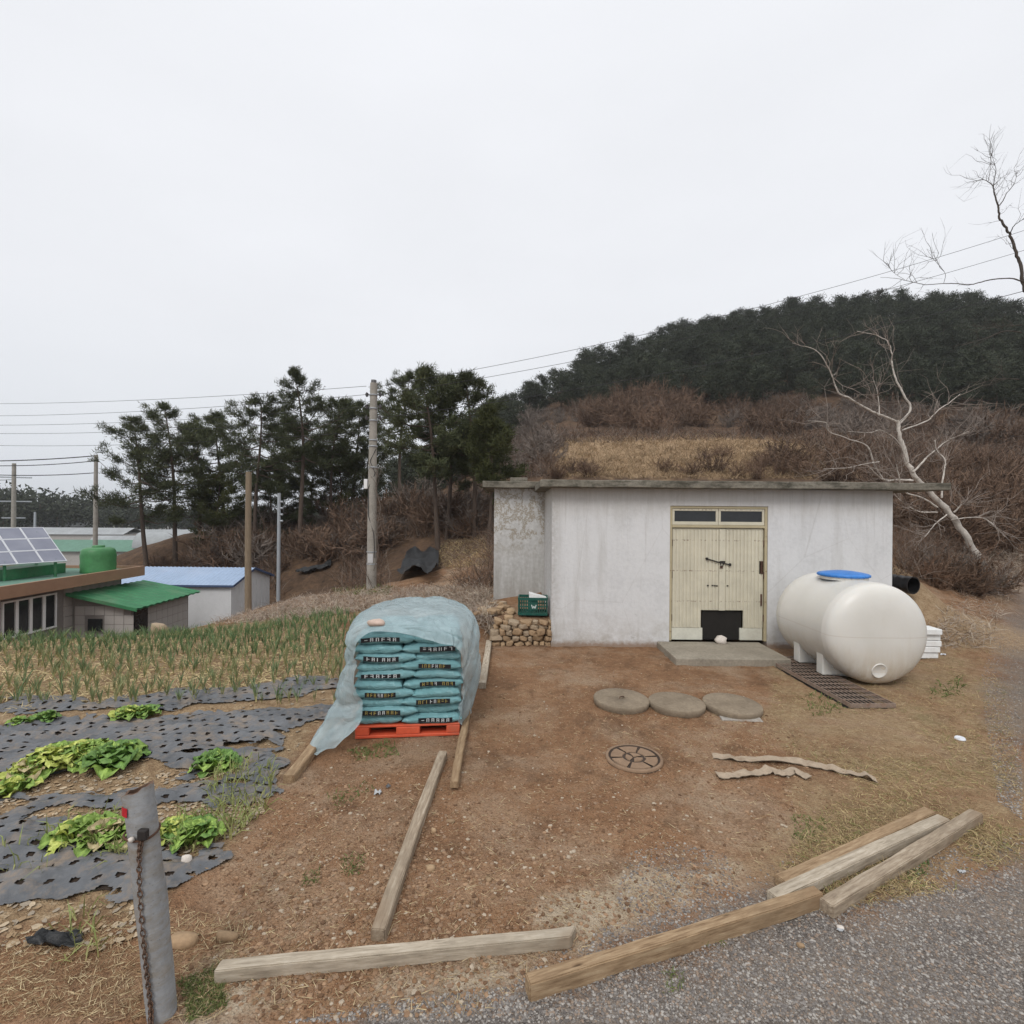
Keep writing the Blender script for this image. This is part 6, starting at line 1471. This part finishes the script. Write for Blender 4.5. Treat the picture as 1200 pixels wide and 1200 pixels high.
pebbles(np.concatenate([in_pixels(yardp, 5500), in_pixels([(200, 1195), (250, 1000), (420, 870), (540, 930), (640, 1000), (500, 1120)], 2200)]), (.004, .020), [simple('clod_dark', (.14, .08, .045), .3, 20, .95, 0), simple('clod_earth', (.22, .13, .072), .3, 20, .95, 0), simple('clod_light', (.32, .205, .125), .3, 20, .95, 0)], 'earth_clods', 'small crumbling clods of brown earth over the yard', 'clods', .7, spread=2.8)
strew(np.concatenate([in_pixels(yardp, 5200), in_pixels([(560, 870), (560, 770), (900, 765), (1100, 800), (1190, 900), (900, 900)], 5000), in_pixels([(260, 1195), (0, 1195), (0, 1100), (180, 1060), (300, 1080)], 3600)]), (.015, .09), (.002, .005), M_straw, 'yard_straw', 'bits of dry straw and twigs scattered over the yard')
M_dry = [simple('dry_grass_blade', (.46, .36, .19), .3, 2, .9, 0), simple('dry_grass_brown', (.30, .21, .11), .3, 2, .9, 0), simple('dry_grass_green', (.17, .19, .06), .3, 2, .9, 0)]
dq = np.concatenate([in_pixels([(905, 785), (1060, 770), (1150, 740), (1175, 800), (1190, 880), (1198, 960), (1195, 1010), (1120, 1038), (1040, 1052), (960, 1060), (910, 1015), (950, 960), (1010, 920), (890, 870), (900, 830)], 17000), in_pixels([(920, 1000), (1060, 920), (1190, 960), (1150, 1040), (960, 1068)], 6000)])
dk_ = vnoise(dq[:, 0] * 1.6, dq[:, 1] * 1.6, 44) + rng.normal(size=len(dq)) * .12; dq = dq[dk_ > .36]
strew(dq, (.02, .10), (.002, .0045), M_dry[:2] * 3 + [M_dry[2]], 'dry_grass', 'flattened dry yellow grass on the right side of yard', .35, .6, 'dry grass')
# dead grass on the bank behind the field
bq = in_pixels([(240, 728), (318, 712), (350, 700), (430, 692), (540, 686), (578, 690), (576, 745), (560, 730), (470, 712), (400, 720), (330, 728), (240, 732)], 11000)
M_bank = [simple('grey_dead_grass', (.36, .30, .25), .3, 2, .95, 0), simple('brown_dead_grass', (.26, .19, .135), .3, 2, .95, 0), simple('pale_dead_grass', (.44, .37, .29), .3, 2, .95, 0)]
strew(bq, (.10, .45), (.006, .014), M_bank, 'bank_dead_grass', 'matted grey dead grass on the bank behind the field', .5, .9, 'dead grass')
bq = np.concatenate([in_pixels([(1052, 660), (1120, 640), (1198, 635), (1198, 690), (1160, 680), (1090, 680)], 5000), in_pixels([(1080, 760), (1130, 680), (1190, 690), (1160, 760)], 1200)])
strew(bq, (.06, .4), (.005, .013), M_bank, 'verge_dead_grass', 'matted dead grass on the bank right of the shed', .5, .9, 'dead grass')
M_weed = [simple('weed_green', (.10, .15, .05), .3, 4, .8, 0), simple('weed_olive', (.12, .145, .045), .3, 4, .8, 0)]
wq = [in_pixels(p_, n) for p_, n in (([(388, 690), (435, 684), (460, 688), (455, 697), (395, 698)], 900), ([(1130, 682), (1180, 672), (1175, 692), (1140, 694)], 250), ([(210, 1150), (258, 1132), (266, 1180), (222, 1198)], 1500), ([(405, 880), (460, 868), (470, 885), (420, 892)], 220),
      ([(380, 935), (430, 915), (440, 925), (395, 950)], 90), ([(400, 1005), (430, 1000), (425, 1025), (402, 1025)], 120), ([(355, 1025), (378, 1018), (372, 1038), (352, 1040)], 70), ([(930, 955), (970, 960), (960, 990), (930, 985)], 160), ([(1090, 800), (1130, 790), (1130, 815), (1090, 820)], 120), ([(940, 815), (980, 805), (990, 835), (950, 840)], 160), ([(775, 1140), (800, 1130), (805, 1160), (780, 1165)], 90), ([(820, 1090), (850, 1085), (850, 1110), (820, 1110)], 60), ([(1060, 1015), (1090, 1010), (1085, 1030), (1060, 1030)], 80), ([(300, 735), (330, 712), (400, 712), (400, 722), (330, 728)], 300), ([(220, 705), (260, 700), (262, 722), (220, 724)], 120))]
mb = MB()
for z in wq: spikes(mb, z, rng.normal(size=(len(z), 3)) * (.8, .8, .3) + (0, 0, .8), rng.uniform(.015, .055, len(z)) * np.clip(z[:, 1] / 4, .7, 3), .007 * np.clip(z[:, 1] / 4, .7, 2.4), 0 if rng.random() < .5 else 1, .6)
tag(mb.build('weeds', M_weed), 'small green weeds in tufts over the yard and banks', 'weeds', None, 'stuff')
# brush over the slopes
M_brush = [simple('brush_brown', (.135, .088, .06), .3, 2, .95, 0), simple('brush_red', (.165, .10, .068), .3, 2, .95, 0), simple('brush_grey', (.20, .16, .13), .3, 2, .95, 0), simple('brush_dark', (.07, .05, .038), .3, 2, .95, 0)]
def brush(q, L, W_, mats, name, label, per=5):
    q = np.repeat(q, per, 0) + rng.normal(size=(len(q) * per, 3)) * (.18, .18, 0); k = rng.integers(len(mats), size=len(q)); mb = MB()
    for m_ in range(len(mats)):
        z = q[k == m_]; D = rng.normal(size=(len(z), 3)) * (.6, .6, .3) + (0, 0, .8); dist = np.clip(z[:, 1] / 30, .5, 3); spikes(mb, z - (0, 0, .05), D, rng.uniform(*L, len(z)), rng.uniform(*W_, len(z)) * dist, m_, .5)
    return tag(mb.build(name, mats), label, 'undergrowth', None, 'stuff')
brush(clear_of(in_pixels([(150, 690), (235, 650), (330, 610), (440, 600), (590, 570), (600, 640), (575, 690), (480, 690), (400, 692), (330, 702), (318, 690)], 5200)), (.4, 1.5), (.014, .03), M_brush, 'bank_undergrowth', 'tangled brown undergrowth on the bank below the pines')
brush(in_pixels([(1045, 640), (1050, 600), (1100, 598), (1198, 560), (1198, 640), (1120, 648), (1050, 680)], 2200), (.3, 1.2), (.010, .022), M_brush[:3], 'bramble_undergrowth', 'tangled reddish brambles on the bank right of the shed')
brush(in_pixels([(600, 562), (590, 500), (640, 500), (680, 505), (830, 506), (940, 512), (1040, 500), (1198, 500), (1198, 600), (1040, 575), (1000, 545), (900, 515), (660, 520), (640, 562)], 5200), (.5, 1.7), (.016, .032), M_brush, 'slope_undergrowth', 'brown leafless scrub covering the lower hill slope')
brush(in_pixels([(640, 560), (660, 516), (800, 508), (930, 514), (1000, 540), (1000, 562)], 4200), (.25, .7), (.018, .035), [simple('tan_grass_blade', (.35, .25, .15), .3, 1, .95, 0), simple('tan_grass_brown', (.22, .155, .09), .3, 1, .95, 0)], 'hillside_grass', 'tan dry grass of the sloping field above the shed roof')
strew(in_pixels([(505, 655), (520, 634), (575, 628), (578, 662), (520, 668)], 2600), (.12, .4), (.012, .022), [M_dry[0], M_dry[1], M_bank[1]], 'terrace_dry_grass', 'tan dry grass on the terrace below the bare trunk pine', .6, .5, 'dry grass')
# single stones and litter
v_, f_ = blob(2, .22, 12); v2, f2 = blob(2, .2, 17)
ROCKS = [(216, 1107, (.075, .045, .04), 0, 'flat tan stone right beside the base of the leaning post'), (112, 988, None, 0, ''), (219, 1013, (.035, .025, .05), 2, 'white upright stone on the nearest mulch film'), (352, 1000, (.022, .018, .012), 0, 'pale flat stone on the bare earth left of the long beam'),
         (505, 1019, (.03, .026, .024), 1, 'round brown stone right of the long beam'), (508, 974, (.022, .02, .025), 1, 'dark upright stone beside the long beam'), (528, 962, (.035, .02, .014), 0, 'grey flat stone between the two dirt beams'), (265, 1102, (.07, .03, .03), 0, 'half buried stone behind the grey front beam'),
         (573, 1032, (.02, .018, .014), 0, 'pale angular stone on bare earth in front of the manhole cover'), (938, 1110, (.022, .016, .014), 0, 'ochre stone on the gravel near the brown beam'), (985, 1088, (.02, .018, .012), 2, 'pale stone on the gravel below the three beams'), (700, 722, (.1, .08, .07), 2, '')]
for i, (px, py, s_, m_, lab) in enumerate(ROCKS):
    if not s_ or not lab: continue
    p = G(px, py); p[2] = float(H(p[0], p[1])) + s_[2] * .4; tag(MB().add((v_ if i % 2 else v2) * s_, f_ if i % 2 else f2).build('loose_stone', [M_stone[0], M_stone[1], M_whiterock][m_], None, True, p), lab, 'stone')
p = P(186, 729, 12.0); p[2] = float(H(p[0], p[1])) + .1; tag(MB().add(v_ * (.2, .15, .16), f_).build('boulder', M_stone[2], None, True, p), 'tan boulder at the back edge of the field before the lean-to', 'boulder')
M_plastic = simple('white_litter_plastic', (.68, .70, .74), .08, 12, .4, .1)
p = G(1125, 867); o = MB().lathe([(.001, .02), (.035, .018), (.042, .022), (.05, .012), (.052, .0)], 24).build('jar_lid', M_plastic, None, True, (p[0], p[1], float(H(p[0], p[1])) + .004)); tag(o, 'small round pale plastic lid lying on the dry grass', 'lid')
def scrap(px, py, s_, mat_, lab, seed, name='plastic_scrap'):
    r = np.random.default_rng(seed); n = 8; i, j = np.meshgrid(np.linspace(-1, 1, n), np.linspace(-1, 1, n), indexing='ij'); p = G(px, py)
    x = i * s_[0] * (1 - .3 * np.abs(j)) + r.normal(size=i.shape) * .08 * s_[0]; y = j * s_[1] * (1 - .3 * np.abs(i)) + r.normal(size=i.shape) * .08 * s_[1]; z = np.abs(fbm(i * 1.5 + seed, j * 1.5, 3, seed) - .4) * s_[2] * 2 + .006
    z = z + H(p[0] + x, p[1] + y) - H(p[0], p[1])
    return tag(MB().grid(np.stack([x, y, z], -1)).build(name, mat_, None, True, (p[0], p[1], float(H(p[0], p[1])))), lab, 'litter')
M_grsc = simple('grey_litter_plastic', (.42, .43, .44), .15, 12, .5, .2)
scrap(443, 931, (.035, .03, .05), M_grsc, 'crumpled grey plastic scrap on the dirt below the pallet', 3)
scrap(455, 923, (.022, .018, .03), M_mulch, 'dark plastic scrap beside the grey one below the pallet', 4)
scrap(1127, 1022, (.028, .016, .02), M_grsc, 'grey plastic scrap at the gravel edge right of beams', 5)
scrap(985, 1092, (.024, .012, .012), M_grsc, 'thin grey litter on the gravel under the three beams', 6)
scrap(282, 1140, (.05, .02, .05), M_plastic, 'crumpled white netting under the end of the grey front beam', 7)
scrap(65, 1108, (.16, .05, .08), M_tarp, 'folded piece of black film at the lower left', 8)
scrap(1105, 770, (.05, .03, .03), M_plastic, 'white plastic bit beside the foam slab stack', 9)
# ------------------------------------------------------------------ thin haze over the whole place
HZ_DENS = .0003
hm = bpy.data.materials.new('haze'); hm.use_nodes = True; hm.node_tree.nodes.clear()
hv = hm.node_tree.nodes.new('ShaderNodeVolumePrincipled'); hv.inputs['Color'].default_value = (.86, .88, .92, 1); hv.inputs['Density'].default_value = HZ_DENS; hv.inputs['Anisotropy'].default_value = .1
ho = hm.node_tree.nodes.new('ShaderNodeOutputMaterial'); hm.node_tree.links.new(hv.outputs[0], ho.inputs['Volume'])
_top = float(HG.max()) + 16
tag(MB().bb(-2700, 2700, -90, 3300, float(HG.min()) - 1.5, _top).build('haze', hm), 'thin pale haze lying over the plain and the hill', 'haze', None, 'stuff')
